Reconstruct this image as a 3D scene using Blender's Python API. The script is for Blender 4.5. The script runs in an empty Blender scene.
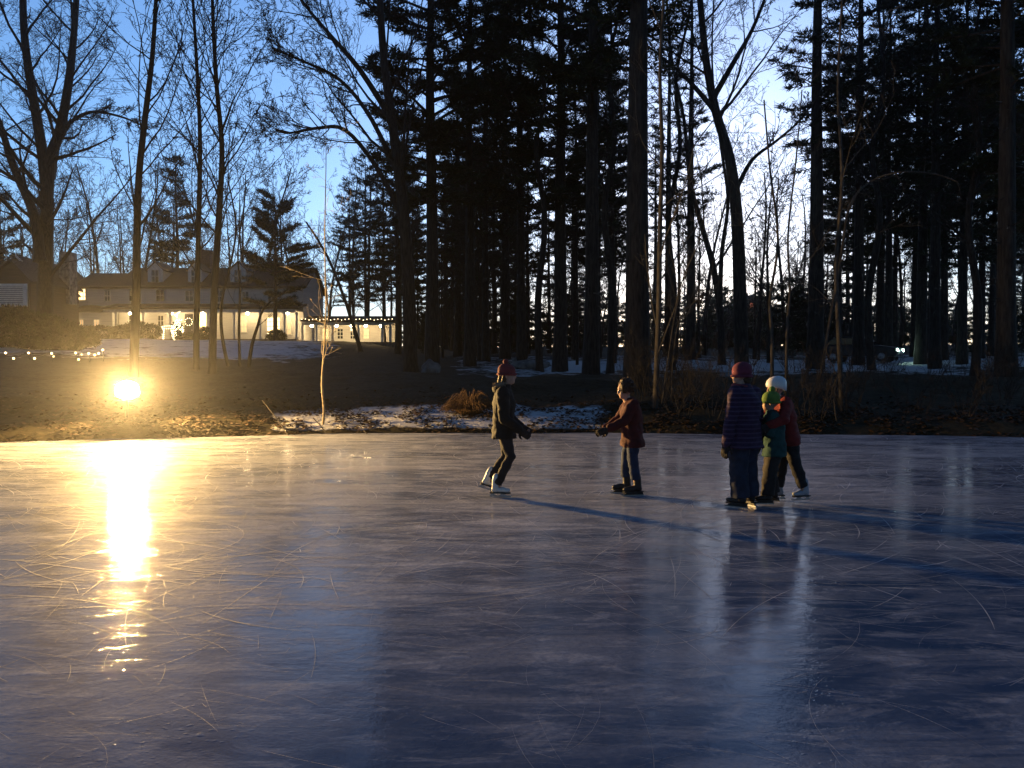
import bpy, bmesh, math, random
import numpy as np
from mathutils import Vector, Matrix, noise as mnoise

C = bpy.context.scene.collection
R = math.radians
F = 769.0
CAMZ = 1.6
PITCH = math.atan(17 / F)          # the camera looks down a little


# ------------------------------------------------------------------ helpers
def at(px, py, d):
    """world point at depth d (along +Y) that the photo shows at this pixel"""
    a = (px - 512) / F
    b = -(py - 384) / F
    c, s = math.cos(PITCH), math.sin(PITCH)
    v = Vector((a, c + b * s, -s + b * c))
    v *= d / v.y
    return Vector((v.x, v.y, v.z + CAMZ))


class MB:
    def __init__(self):
        self.v = []; self.f = []; self.m = []
    def face_add(self, idx, mi=0):
        self.f.append(idx); self.m.append(mi)
    def tube(self, pts, rad, n=6, cap=True, mi=0):
        k = len(pts)
        if k < 2: return
        pts = [Vector(p) for p in pts]
        b0 = len(self.v)
        t0 = (pts[1] - pts[0]).normalized()
        u = t0.cross(Vector((0.31, 0.9, 0.2)))
        if u.length < 1e-3: u = t0.cross(Vector((1, 0, 0)))
        u.normalize()
        cs = [(math.cos(2 * math.pi * j / n), math.sin(2 * math.pi * j / n)) for j in range(n)]
        for i in range(k):
            t = (pts[min(i + 1, k - 1)] - pts[max(i - 1, 0)])
            if t.length < 1e-9: t = t0
            t = t.normalized()
            u = (u - t * u.dot(t))
            if u.length < 1e-5: u = t.cross(Vector((0.3, 0.1, 0.9)))
            u.normalize()
            w = t.cross(u)
            r = rad[i]
            for cx, sx in cs:
                self.v.append(pts[i] + u * (cx * r) + w * (sx * r))
        for i in range(k - 1):
            for j in range(n):
                j2 = (j + 1) % n
                self.face_add((b0 + i * n + j, b0 + i * n + j2, b0 + (i + 1) * n + j2, b0 + (i + 1) * n + j), mi)
        if cap and n >= 3:
            self.face_add(tuple(b0 + j for j in range(n))[::-1], mi)
            self.face_add(tuple(b0 + (k - 1) * n + j for j in range(n)), mi)
    def box(self, c, s, rz=0.0, mi=0):
        b0 = len(self.v)
        M = Matrix.Rotation(rz, 3, 'Z')
        for dz in (-.5, .5):
            for dx, dy in ((-.5, -.5), (.5, -.5), (.5, .5), (-.5, .5)):
                self.v.append(Vector(c) + M @ Vector((dx * s[0], dy * s[1], dz * s[2])))
        for q in ((3, 2, 1, 0), (4, 5, 6, 7), (0, 1, 5, 4), (1, 2, 6, 5), (2, 3, 7, 6), (3, 0, 4, 7)):
            self.face_add(tuple(b0 + i for i in q), mi)
    def bx(self, x0, x1, y0, y1, z0, z1, mi=0):
        self.box(((x0 + x1) / 2, (y0 + y1) / 2, (z0 + z1) / 2), (abs(x1 - x0), abs(y1 - y0), abs(z1 - z0)), 0, mi)
    def poly_prism(self, pts, ext, mi=0):
        """pts: planar polygon (Vectors), ext: extrusion vector"""
        b0 = len(self.v); n = len(pts)
        for p in pts: self.v.append(Vector(p))
        for p in pts: self.v.append(Vector(p) + Vector(ext))
        self.face_add(tuple(b0 + i for i in range(n))[::-1], mi)
        self.face_add(tuple(b0 + n + i for i in range(n)), mi)
        for i in range(n):
            j = (i + 1) % n
            self.face_add((b0 + i, b0 + j, b0 + n + j, b0 + n + i), mi)
    def ball(self, c, r, nu=12, nv=8, rot=None, mi=0):
        if not hasattr(r, '__len__'): r = (r, r, r)
        b0 = len(self.v); c = Vector(c)
        M = rot if rot is not None else Matrix.Identity(3)
        self.v.append(c + M @ Vector((0, 0, -r[2])))
        for i in range(1, nv):
            th = -math.pi / 2 + math.pi * i / nv
            for j in range(nu):
                ph = 2 * math.pi * j / nu
                self.v.append(c + M @ Vector((r[0] * math.cos(th) * math.cos(ph), r[1] * math.cos(th) * math.sin(ph), r[2] * math.sin(th))))
        self.v.append(c + M @ Vector((0, 0, r[2])))
        top = len(self.v) - 1
        for j in range(nu):
            j2 = (j + 1) % nu
            self.face_add((b0, b0 + 1 + j2, b0 + 1 + j), mi)
            for i in range(nv - 2):
                a = b0 + 1 + i * nu
                self.face_add((a + j, a + j2, a + nu + j2, a + nu + j), mi)
            a = b0 + 1 + (nv - 2) * nu
            self.face_add((a + j, a + j2, top), mi)
    def limb(self, pts, rad, n=12):
        """tapered tube with round joints, for later fusing"""
        self.tube(pts, rad, n)
        for p, r in zip(pts, rad): self.ball(p, r, n, 8)
    def loft(self, rings, n=20, mi=0):
        """rings: (centre, rx, ry[, tilt about Y]) stacked"""
        b0 = len(self.v)
        for ring in rings:
            c, rx, ry = Vector(ring[0]), ring[1], ring[2]
            M = Matrix.Rotation(ring[3], 3, 'Y') if len(ring) > 3 else Matrix.Identity(3)
            for j in range(n):
                a = 2 * math.pi * j / n
                self.v.append(c + M @ Vector((rx * math.cos(a), ry * math.sin(a), 0)))
        k = len(rings)
        for i in range(k - 1):
            for j in range(n):
                j2 = (j + 1) % n
                self.face_add((b0 + i * n + j, b0 + i * n + j2, b0 + (i + 1) * n + j2, b0 + (i + 1) * n + j), mi)
        self.face_add(tuple(b0 + j for j in range(n))[::-1], mi)
        self.face_add(tuple(b0 + (k - 1) * n + j for j in range(n)), mi)
    def mesh(self, name, mats, smooth=True):
        me = bpy.data.meshes.new(name)
        me.from_pydata([tuple(p) for p in self.v], [], self.f)
        if not isinstance(mats, (list, tuple)): mats = [mats]
        for m in mats: me.materials.append(m)
        if len(mats) > 1: me.polygons.foreach_set('material_index', self.m)
        if smooth: me.polygons.foreach_set('use_smooth', [True] * len(me.polygons))
        me.update()
        return me
    def build(self, name, mats, parent=None, smooth=True):
        return link(name, self.mesh(name, mats, smooth), parent)


def link(name, me, parent=None):
    o = bpy.data.objects.new(name, me)
    C.objects.link(o)
    if parent is not None: o.parent = parent
    return o

def tag(o, label=None, cat=None, group=None, kind=None):
    if label: o['label'] = label
    if cat: o['category'] = cat
    if group: o['group'] = group
    if kind: o['kind'] = kind
    return o

def empty(name, loc=(0, 0, 0), rz=0.0):
    o = bpy.data.objects.new(name, None)
    o.empty_display_size = 0.2
    C.objects.link(o); o.location = loc; o.rotation_euler = (0, 0, rz)
    return o

def dup(root, loc, rz=0.0, sc=1.0, label=None, group=None):
    r = root.copy(); C.objects.link(r)
    r.location = loc; r.rotation_euler = (0, 0, rz); r.scale = sc if hasattr(sc, '__len__') else (sc, sc, sc)
    if label: r['label'] = label
    if group: r['group'] = group
    for ch in list(root.children):
        c = ch.copy(); C.objects.link(c); c.parent = r
        for g in list(ch.children):
            d = g.copy(); C.objects.link(d); d.parent = c
    return r

def tri_mesh(name, V, mat):
    """V: (n,3,3) triangles"""
    n = len(V)
    me = bpy.data.meshes.new(name)
    me.vertices.add(n * 3); me.loops.add(n * 3); me.polygons.add(n)
    me.vertices.foreach_set('co', V.reshape(-1).astype(np.float32))
    me.loops.foreach_set('vertex_index', np.arange(n * 3, dtype=np.int32))
    me.polygons.foreach_set('loop_start', np.arange(0, n * 3, 3, dtype=np.int32))
    me.materials.append(mat)
    me.update(calc_edges=True)
    return me

def fuse(mb, name, mat, parent, voxel=0.014, smooth=4, wrinkle=0.0, wscale=9.0, seed=0):
    """weld overlapping closed shapes into one continuous skin"""
    me = mb.mesh('tmp', mat)
    o = bpy.data.objects.new('tmp', me); C.objects.link(o)
    m = o.modifiers.new('r', 'REMESH'); m.mode = 'VOXEL'; m.voxel_size = voxel
    m2 = o.modifiers.new('s', 'SMOOTH'); m2.factor = 0.5; m2.iterations = smooth
    dg = bpy.context.evaluated_depsgraph_get(); dg.update()
    nm = bpy.data.meshes.new_from_object(o.evaluated_get(dg))
    bpy.data.objects.remove(o)
    nm.name = name
    if wrinkle:
        off = Vector((seed * 3.1, seed * 1.7, 0))
        ns = [v.normal.copy() for v in nm.vertices]
        for v, nn in zip(nm.vertices, ns):
            q = Vector((v.co.x * wscale, v.co.y * wscale, v.co.z * wscale * 1.6)) + off
            v.co += nn * (mnoise.noise(q) * wrinkle + mnoise.noise(q * 2.3) * wrinkle * .5)
    nm.materials.clear(); nm.materials.append(mat)
    nm.polygons.foreach_set('use_smooth', [True] * len(nm.polygons))
    nm.update()
    return link(name, nm, parent)


# ------------------------------------------------------------------ materials
def mat_new(name):
    m = bpy.data.materials.new(name); m.use_nodes = True
    nt = m.node_tree
    b = nt.nodes.get('Principled BSDF')
    return m, nt, b

def noisy(name, c1, c2, scale=8.0, rough=0.85, bump=0.0, bscale=None, stretch=(1, 1, 1), detail=4, spec=0.3, contrast=(0.35, 0.65)):
    m, nt, b = mat_new(name)
    N = nt.nodes; L = nt.links
    tc = N.new('ShaderNodeTexCoord'); mp = N.new('ShaderNodeMapping')
    mp.inputs['Scale'].default_value = stretch
    L.new(tc.outputs['Object'], mp.inputs['Vector'])
    nz = N.new('ShaderNodeTexNoise'); nz.inputs['Scale'].default_value = scale; nz.inputs['Detail'].default_value = detail
    L.new(mp.outputs[0], nz.inputs['Vector'])
    cr = N.new('ShaderNodeValToRGB')
    cr.color_ramp.elements[0].position = contrast[0]; cr.color_ramp.elements[1].position = contrast[1]
    cr.color_ramp.elements[0].color = (*c1, 1); cr.color_ramp.elements[1].color = (*c2, 1)
    L.new(nz.outputs[0], cr.inputs[0]); L.new(cr.outputs[0], b.inputs['Base Color'])
    b.inputs['Roughness'].default_value = rough
    b.inputs['Specular IOR Level'].default_value = spec
    if bump:
        n2 = N.new('ShaderNodeTexNoise'); n2.inputs['Scale'].default_value = bscale or scale * 2; n2.inputs['Detail'].default_value = 5
        L.new(mp.outputs[0], n2.inputs['Vector'])
        bp = N.new('ShaderNodeBump'); bp.inputs['Strength'].default_value = 0.6; bp.inputs['Distance'].default_value = bump
        L.new(n2.outputs[0], bp.inputs['Height']); L.new(bp.outputs[0], b.inputs['Normal'])
    return m

def glow(name, col, strength):
    m, nt, b = mat_new(name)
    b.inputs['Base Color'].default_value = (0.6, 0.55, 0.45, 1)
    b.inputs['Emission Color'].default_value = (*col, 1)
    b.inputs['Emission Strength'].default_value = strength
    return m

M = {}
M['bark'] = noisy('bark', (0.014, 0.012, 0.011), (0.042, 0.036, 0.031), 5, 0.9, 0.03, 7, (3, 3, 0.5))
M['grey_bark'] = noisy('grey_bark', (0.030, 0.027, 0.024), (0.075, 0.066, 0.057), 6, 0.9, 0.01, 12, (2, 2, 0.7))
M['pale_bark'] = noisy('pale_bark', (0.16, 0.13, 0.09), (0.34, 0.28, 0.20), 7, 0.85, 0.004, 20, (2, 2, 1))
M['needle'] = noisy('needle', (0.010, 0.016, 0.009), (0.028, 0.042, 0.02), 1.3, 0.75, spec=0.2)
M['shrub_leaf'] = noisy('shrub_leaf', (0.010, 0.017, 0.008), (0.03, 0.045, 0.016), 2.5, 0.7)
M['dead_grass'] = noisy('dead_grass', (0.08, 0.045, 0.02), (0.17, 0.10, 0.05), 6, 0.85)
M['rock'] = noisy('rock', (0.10, 0.10, 0.10), (0.26, 0.25, 0.24), 3, 0.9, 0.03, 6)
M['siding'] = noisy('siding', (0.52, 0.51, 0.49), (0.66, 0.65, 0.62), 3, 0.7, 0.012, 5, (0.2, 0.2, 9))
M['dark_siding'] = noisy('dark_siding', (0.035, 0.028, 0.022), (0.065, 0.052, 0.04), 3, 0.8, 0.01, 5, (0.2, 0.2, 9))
M['white_trim'] = noisy('white_trim', (0.55, 0.54, 0.50), (0.70, 0.69, 0.65), 5, 0.6)
M['shingle'] = noisy('shingle', (0.028, 0.024, 0.022), (0.06, 0.05, 0.046), 6, 0.9, 0.02, 10, (1, 1, 3))
M['brick'] = noisy('brick', (0.10, 0.05, 0.04), (0.19, 0.10, 0.075), 9, 0.9, 0.01, 20, (1, 1, 3))
M['porch_wood'] = noisy('porch_wood', (0.14, 0.11, 0.08), (0.22, 0.18, 0.13), 4, 0.7)
M['metal_dark'] = noisy('metal_dark', (0.02, 0.02, 0.022), (0.05, 0.05, 0.05), 20, 0.45)
M['chrome'] = noisy('chrome', (0.30, 0.30, 0.32), (0.42, 0.42, 0.44), 30, 0.42)
M['chrome'].node_tree.nodes['Principled BSDF'].inputs['Metallic'].default_value = 1
def glassy(name, c, r):
    m, nt, b = mat_new(name)
    b.inputs['Base Color'].default_value = (*c, 1); b.inputs['Roughness'].default_value = r
    return m
M['dark_glass'] = glassy('dark_glass', (0.015, 0.017, 0.02), 0.08)
M['lens'] = glow('lens', (1.0, 0.60, 0.20), 11500)
M['lit_window'] = glow('lit_window', (1.0, 0.66, 0.28), 2.2)
M['lit_window_soft'] = glow('lit_window_soft', (1.0, 0.62, 0.26), 0.5)
M['orange_window'] = glow('orange_window', (1.0, 0.22, 0.06), 0.5)
M['porch_bulb'] = glow('porch_bulb', (1.0, 0.70, 0.34), 130)
M['fairy_bulb'] = glow('fairy_bulb', (1.0, 0.68, 0.30), 4)
M['fairy_small'] = glow('fairy_small', (1.0, 0.76, 0.42), 6)
M['headlight'] = glow('headlight', (0.62, 1.0, 0.78), 30)


# ------------------------------------------------------------------ terrain
def sstep(a, b, x):
    t = min(1, max(0, (x - a) / (b - a))); return t * t * (3 - 2 * t)

def shore(x):
    if x < 0:
        y = 18.6 - 0.0206 * min(-x, 14) ** 2 - max(0, -x - 14) * 0.25
    else:
        y = 18.6 - 0.0083 * min(x, 14) ** 2 - max(0, x - 14) * 0.2
    return y + 0.28 * mnoise.noise(Vector((x * 0.35, 3.3, 0))) + 0.10 * mnoise.noise(Vector((x * 1.3, 8.3, 0)))

KL = ([-200, 0, 0.5, 1.2, 4, 10, 16, 30, 57, 100, 250, 800], [-0.6, -0.03, .15, .30, .72, 1.25, 1.6, 2.3, 4.0, 4.6, 7.5, 14])
KR = ([-200, 0, 0.5, 1.2, 4, 9, 16, 28, 50, 100, 250, 800], [-0.6, -0.03, .18, .34, .72, 1.15, 1.40, 1.75, 2.65, 4.6, 8.5, 16])
def ground(x, y):
    s = y - shore(x)
    if s < 0:
        return max(-0.5, -0.03 + s * 0.3)
    w = sstep(-0.06, -0.24, x / max(y, 1))
    z = np.interp(s, *KR) * (1 - w) + np.interp(s, *KL) * w
    k = min(1, s / 3)
    z += k * (0.20 * mnoise.noise(Vector((x * .25, y * .25, 1.0))) + 0.09 * mnoise.noise(Vector((x * .9, y * .9, 4.0))))
    z += min(1, s / .8) * 0.05 * mnoise.noise(Vector((x * 2.5, y * 2.5, 7.0)))
    return z

def axis(stops):
    out = []
    for a, b, st in stops:
        out += list(np.arange(a, b, st))
    out.append(stops[-1][1])
    return out

def make_ground():
    xs = axis([(-700, -120, 40), (-120, -40, 5), (-40, -16, 1.2), (-16, 16, 0.22), (16, 40, 1.2), (40, 120, 5), (120, 700, 40)])
    ys = axis([(-160, 8, 12), (8, 15, 0.7), (15, 30, 0.22), (30, 60, 1.0), (60, 110, 3), (110, 900, 40)])
    nx, ny = len(xs), len(ys)
    V = [(x, y, ground(x, y)) for y in ys for x in xs]
    Fc = [(j * nx + i, j * nx + i + 1, (j + 1) * nx + i + 1, (j + 1) * nx + i) for j in range(ny - 1) for i in range(nx - 1)]
    me = bpy.data.meshes.new('ground'); me.from_pydata(V, [], Fc)
    me.polygons.foreach_set('use_smooth', [True] * len(Fc))
    # snow cover attribute: where snow still lies
    at_ = me.attributes.new('snow', 'FLOAT', 'POINT')
    vals = []
    for (x, y, z) in V:
        s = y - shore(x); u = x / max(y, 1)
        a = 0.0
        yn = y + 5 * mnoise.noise(Vector((x * .16, y * .16, 9))) + 2.5 * mnoise.noise(Vector((x * .55, y * .55, 3)))
        lawn = sstep(24, 46, yn) * sstep(-0.10, -0.30, u) * sstep(88, 80, y)
        a = max(a, lawn * 0.63)
        bank = sstep(0.0, 0.35, s) * sstep(4.2, 2.2, s) * sstep(-0.40, -0.28, u) * sstep(0.19, 0.10, u)
        a = max(a, bank * 0.62)
        woods = sstep(29, 37, yn) * sstep(62, 50, y) * sstep(-0.03, 0.06, u)
        a = max(a, woods * 0.67)
        wood2 = sstep(28, 31, y) * sstep(80, 60, y) * sstep(-0.15, -0.05, u)
        a = max(a, wood2 * 0.5)
        vals.append(a)
    at_.data.foreach_set('value', vals)
    m, nt, b = mat_new('ground'); N = nt.nodes; L = nt.links
    geo = N.new('ShaderNodeNewGeometry')
    def nz(scale, detail=5):
        n = N.new('ShaderNodeTexNoise'); n.inputs['Scale'].default_value = scale; n.inputs['Detail'].default_value = detail
        n.inputs['Roughness'].default_value = 0.6
        L.new(geo.outputs['Position'], n.inputs['Vector']); return n.outputs[0]
    n1, n2, n3 = nz(0.5), nz(6.0), nz(2.2)
    r1 = N.new('ShaderNodeValToRGB'); e = r1.color_ramp.elements
    e[0].position = .3; e[0].color = (0.016, 0.013, 0.009, 1); e[1].position = .72; e[1].color = (0.050, 0.040, 0.026, 1)
    x_ = e.new(.5); x_.color = (0.038, 0.032, 0.017, 1)
    L.new(n2, r1.inputs[0])
    atn = N.new('ShaderNodeAttribute'); atn.attribute_name = 'snow'
    mm = N.new('ShaderNodeMath'); mm.operation = 'MULTIPLY_ADD'
    ad = N.new('ShaderNodeMath'); ad.operation = 'ADD'
    sc1 = N.new('ShaderNodeMath'); sc1.operation = 'MULTIPLY_ADD'; sc1.inputs[1].default_value = 0.5; L.new(n1, sc1.inputs[0])
    sc2 = N.new('ShaderNodeMath'); sc2.operation = 'MULTIPLY'; sc2.inputs[1].default_value = 0.5; L.new(n3, sc2.inputs[0])
    L.new(sc2.outputs[0], sc1.inputs[2])
    L.new(atn.outputs['Fac'], ad.inputs[0]); L.new(sc1.outputs[0], ad.inputs[1])
    rs = N.new('ShaderNodeValToRGB'); rs.color_ramp.elements[0].position = .98 / 1.6; rs.color_ramp.elements[1].position = 1.10 / 1.6
    dv = N.new('ShaderNodeMath'); dv.operation = 'DIVIDE'; dv.inputs[1].default_value = 1.6
    L.new(ad.outputs[0], dv.inputs[0]); L.new(dv.outputs[0], rs.inputs[0])
    mx = N.new('ShaderNodeMix'); mx.data_type = 'RGBA'
    L.new(rs.outputs[0], mx.inputs[0]); L.new(r1.outputs[0], mx.inputs[6]); mx.inputs[7].default_value = (0.62, 0.63, 0.66, 1)
    L.new(mx.outputs[2], b.inputs['Base Color'])
    b.inputs['Roughness'].default_value = .95; b.inputs['Specular IOR Level'].default_value = .15
    bp = N.new('ShaderNodeBump'); bp.inputs['Strength'].default_value = .8; bp.inputs['Distance'].default_value = .06
    hb = N.new('ShaderNodeMath'); hb.operation = 'ADD'; L.new(n2, hb.inputs[0]); L.new(rs.outputs[0], hb.inputs[1])
    L.new(hb.outputs[0], bp.inputs['Height']); L.new(bp.outputs[0], b.inputs['Normal'])
    me.materials.append(m)
    tag(link('ground', me), kind='structure')

make_ground()


# ------------------------------------------------------------------ ice
def make_ice():
    me = bpy.data.meshes.new('ice')
    me.from_pydata([(-60, -80, 0), (60, -80, 0), (60, 22, 0), (-60, 22, 0)], [], [(0, 1, 2, 3)])
    m, nt, b = mat_new('ice'); N = nt.nodes; L = nt.links
    geo = N.new('ShaderNodeNewGeometry')
    def mapped(scale, rz=0):
        mp = N.new('ShaderNodeMapping'); mp.inputs['Scale'].default_value = scale; mp.inputs['Rotation'].default_value = (0, 0, rz)
        L.new(geo.outputs['Position'], mp.inputs['Vector']); return mp.outputs[0]
    def nz(vec, scale, detail=5, rough=.55, dist=0):
        n = N.new('ShaderNodeTexNoise'); n.inputs['Scale'].default_value = scale; n.inputs['Detail'].default_value = detail
        n.inputs['Roughness'].default_value = rough; n.inputs['Distortion'].default_value = dist
        L.new(vec, n.inputs['Vector']); return n.outputs[0]
    def ramp(v, a, c, ca=0.0, cc=1.0):
        mr = N.new('ShaderNodeMapRange'); mr.inputs[1].default_value = a; mr.inputs[2].default_value = c
        mr.inputs[3].default_value = ca; mr.inputs[4].default_value = cc; mr.interpolation_type = 'SMOOTHSTEP'
        L.new(v, mr.inputs[0]); return mr.outputs[0]
    def math_(op, a, c):
        mt = N.new('ShaderNodeMath'); mt.operation = op
        for i, q in enumerate((a, c)):
            if isinstance(q, (int, float)): mt.inputs[i].default_value = q
            else: L.new(q, mt.inputs[i])
        return mt.outputs[0]
    p0 = mapped((1, 1, 1)); pa = mapped((0.35, 1.5, 1), 0.15); pb = mapped((0.5, 1.3, 1), -0.4)
    big = ramp(nz(p0, 0.33, 4, .6, .6), .38, .66)
    med = ramp(nz(pa, 1.5, 7, .68, .9), .43, .60)
    streak = ramp(nz(pb, 4.2, 7, .72, .6), .50, .64)
    fine = nz(p0, 26, 4, .7)
    frost = math_('ADD', math_('MULTIPLY', big, .38), math_('ADD', math_('MULTIPLY', med, .42), math_('MULTIPLY', streak, .48)))
    sp = N.new('ShaderNodeSeparateXYZ'); L.new(geo.outputs['Position'], sp.inputs[0])
    wob = math_('MULTIPLY', nz(p0, .5, 3), 3.0)
    # the skated middle of the pond is scuffed white, the ice near the camera is clearer
    worn = ramp(math_('ADD', math_('SUBTRACT', sp.outputs[1], math_('MULTIPLY', sp.outputs[0], .85)), wob), 4.6, 10.0)
    frost = math_('ADD', math_('MULTIPLY', frost, ramp(worn, 0, 1, .5, .85)), math_('MULTIPLY', worn, .26))
    frost = math_('MULTIPLY', frost, ramp(fine, .3, .65, .65, 1.0))
    mx = N.new('ShaderNodeMix'); mx.data_type = 'RGBA'
    L.new(frost, mx.inputs[0])
    mx.inputs[6].default_value = (0.030, 0.070, 0.155, 1); mx.inputs[7].default_value = (0.60, 0.61, 0.65, 1)
    L.new(mx.outputs[2], b.inputs['Base Color'])
    b.inputs['Roughness'].default_value = .66
    b.inputs['IOR'].default_value = 1.31
    b.inputs['Specular IOR Level'].default_value = .008
    L.new(ramp(frost, .05, .8, .9, .22), b.inputs['Coat Weight'])
    L.new(ramp(frost, .0, .9, .02, .04), b.inputs['Coat Roughness'])
    b.inputs['Coat IOR'].default_value = 1.31
    h1 = nz(mapped((0.8, 1.2, 1)), 2.2, 3, .5)
    h2 = nz(p0, 14, 4, .6); h3 = nz(p0, 60, 3, .6)
    hh = math_('ADD', math_('MULTIPLY', h1, .42), math_('ADD', math_('MULTIPLY', h2, .11), math_('MULTIPLY', h3, .045)))
    hh = math_('ADD', hh, math_('MULTIPLY', frost, .16))
    vo = N.new('ShaderNodeTexVoronoi'); vo.inputs['Scale'].default_value = 21; vo.feature = 'SMOOTH_F1'; L.new(mapped((1, 1.3, 1), .3), vo.inputs['Vector'])
    pim = math_('MULTIPLY', ramp(vo.outputs['Distance'], .05, .26, 1, 0), ramp(nz(p0, 1.1, 3), .48, .66))
    hh = math_('ADD', hh, math_('MULTIPLY', pim, .10))
    bp = N.new('ShaderNodeBump'); bp.inputs['Strength'].default_value = 1; bp.inputs['Distance'].default_value = .009
    L.new(hh, bp.inputs['Height']); L.new(bp.outputs[0], b.inputs['Normal']); L.new(bp.outputs[0], b.inputs['Coat Normal'])
    me.materials.append(m)
    tag(link('ice', me), kind='structure')
    # skate cuts in the surface: narrow curved ribbons of crushed ice
    rng = random.Random(5)
    V = []; Fc = []
    def ribbon(x, y, a, ln, curv, w, dz):
        n = max(5, int(ln / 0.12)); b0 = len(V)
        for i in range(n + 1):
            t = i / n
            ww = w * (0.25 + .75 * math.sin(math.pi * min(1, max(0, t))) ** .5) * rng.uniform(.5, 1.15)
            V.append((x - math.sin(a) * ww, y + math.cos(a) * ww, dz)); V.append((x + math.sin(a) * ww, y - math.cos(a) * ww, dz))
            x += math.cos(a) * ln / n; y += math.sin(a) * ln / n; a += curv * ln / n
        for i in range(n):
            q = b0 + 2 * i; Fc.append((q, q + 1, q + 3, q + 2))
    for k in range(9500):
        y = 1.5 + 15.2 * rng.random() ** 0.5
        x = rng.uniform(-1, 1) * (y * .75 + 1.5)
        a = rng.uniform(0, 2 * math.pi) if rng.random() < .55 else rng.gauss(0, .35)
        near = y < 5
        ln = (.45 if near else 1) * rng.choice((.12, .2, .3, .5, .8, 1.2, 1.9)) * rng.uniform(.6, 1.3)
        w = rng.choice((.0010, .0014, .002, .003)) * (0.4 + y / 7)
        ribbon(x, y, a, ln, rng.gauss(0, .8 if near else .35), w * (.45 if near else 1), .0015 + .00002 * (k % 50))
    for k in range(8):
        y = 13.6 + k * .28 + rng.uniform(-.1, .1)
        ribbon(rng.uniform(-11, 8), y, rng.gauss(0, .03), rng.uniform(3, 8), rng.gauss(0, .02), .012, .0032)
    me2 = bpy.data.meshes.new('skate_marks'); me2.from_pydata(V, [], Fc)
    m2 = noisy('crushed_ice', (0.25, 0.26, 0.29), (0.70, 0.71, 0.75), 2.0, .62, 0.004, 60, spec=.2)
    me2.materials.append(m2)
    tag(link('skate_marks', me2), 'pale curved skate scratches cut all over the pond ice', 'skate marks', kind='stuff')
make_ice()


# ------------------------------------------------------------------ trees
def grow(wood, twig, p, d, ln, r, lv, rng, P):
    """one limb and everything that grows from it"""
    n = P['seg'][min(lv, len(P['seg']) - 1)]
    pts = [p.copy()]; q = p.copy(); dd = d.normalized()
    wob = P['wob'][min(lv, len(P['wob']) - 1)]; up = P['up'][min(lv, len(P['up']) - 1)]
    for i in range(n):
        dd = (dd + Vector((rng.gauss(0, wob), rng.gauss(0, wob), rng.gauss(0, wob) + up))).normalized()
        q = q + dd * (ln / n); pts.append(q.copy())
    tip = max(P['rmin'], r * P['taper'])
    rad = [r + (tip - r) * (i / n) ** .85 for i in range(n + 1)]
    limbs(wood, twig, pts, rad, ln, lv, rng, P)

def limbs(wood, twig, pts, rad, ln, lv, rng, P):
    sides = (8, 6, 4, 3, 3)[min(lv, 4)]
    (wood if lv < P['twig_lv'] else twig).tube(pts, rad, sides, cap=False)
    if lv >= P['depth']: return
    nc = P['kids'][lv]
    nc = max(1, int(nc * rng.uniform(.8, 1.2)))
    lo = P['start'][lv]
    n = len(pts) - 1
    for k in range(nc):
        t = lo + (1 - lo) * (k + rng.random()) / nc
        f = min(t * n, n - 1e-4); i = int(f); q = pts[i].lerp(pts[i + 1], f - i)
        ax = (pts[i + 1] - pts[i]).normalized()
        rr = rad[i] + (rad[i + 1] - rad[i]) * (f - i)
        ang = R(rng.uniform(*P['ang'][lv]))
        side = ax.cross(Vector((rng.gauss(0, 1), rng.gauss(0, 1), rng.gauss(0, 1))))
        if side.length < 1e-4: continue
        side.normalize()
        if lv > 0 and 'flat' in P: side.z *= P['flat']; side.normalize()
        nd = (ax * math.cos(ang) + side * math.sin(ang)).normalized()
        bias = P.get('bias')
        if bias is not None and lv == 0: nd = (nd + Vector(bias)).normalized()
        l2 = ln * P['len'][lv] * rng.uniform(.6, 1.15) * (1 - P['fall'] * t)
        r2 = max(P['rmin'], min(rr * .75, rr * P['rad'] * rng.uniform(.7, 1.1)))
        grow(wood, twig, q, nd, l2, r2, lv + 1, rng, P)

BARE = dict(seg=(10, 7, 5, 4, 3), wob=(.05, .09, .09, .08, .08), up=(.03, .05, .05, .04, .02), taper=.22, rmin=.006, twig_lv=2, depth=4,
            kids=(15, 7, 6, 4), start=(.35, .22, .15, .1), ang=((30, 60), (30, 60), (30, 62), (30, 65)), len=(.42, .5, .48, .5), fall=.45, rad=.5)

def bare_meshes(seed, H, r, P, pts=None, lean=(0, 0)):
    rng = random.Random(seed)
    w, t = MB(), MB()
    if pts is None:
        grow(w, t, Vector((0, 0, -.25)), Vector((lean[0], lean[1], 1)), H, r, 0, rng, P)
    else:
        k = len(pts)
        tip = max(P['rmin'], r * P['taper'])
        rad = [r + (tip - r) * (i / (k - 1)) ** .9 for i in range(k)]
        rad[0] *= 1.25
        ln = sum((pts[i + 1] - pts[i]).length for i in range(k - 1))
        limbs(w, t, pts, rad, ln, 0, rng, P)
    return w, t

def smooth_path(pts, sub=3):
    out = []
    n = len(pts)
    for i in range(n - 1):
        p0, p1, p2, p3 = pts[max(i - 1, 0)], pts[i], pts[i + 1], pts[min(i + 2, n - 1)]
        for k in range(sub):
            t = k / sub
            out.append(.5 * ((2 * p1) + (p2 - p0) * t + (2 * p0 - 5 * p1 + 4 * p2 - p3) * t * t + (3 * p1 - p0 - 3 * p2 + p3) * t ** 3))
    out.append(pts[-1].copy())
    return out

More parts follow.
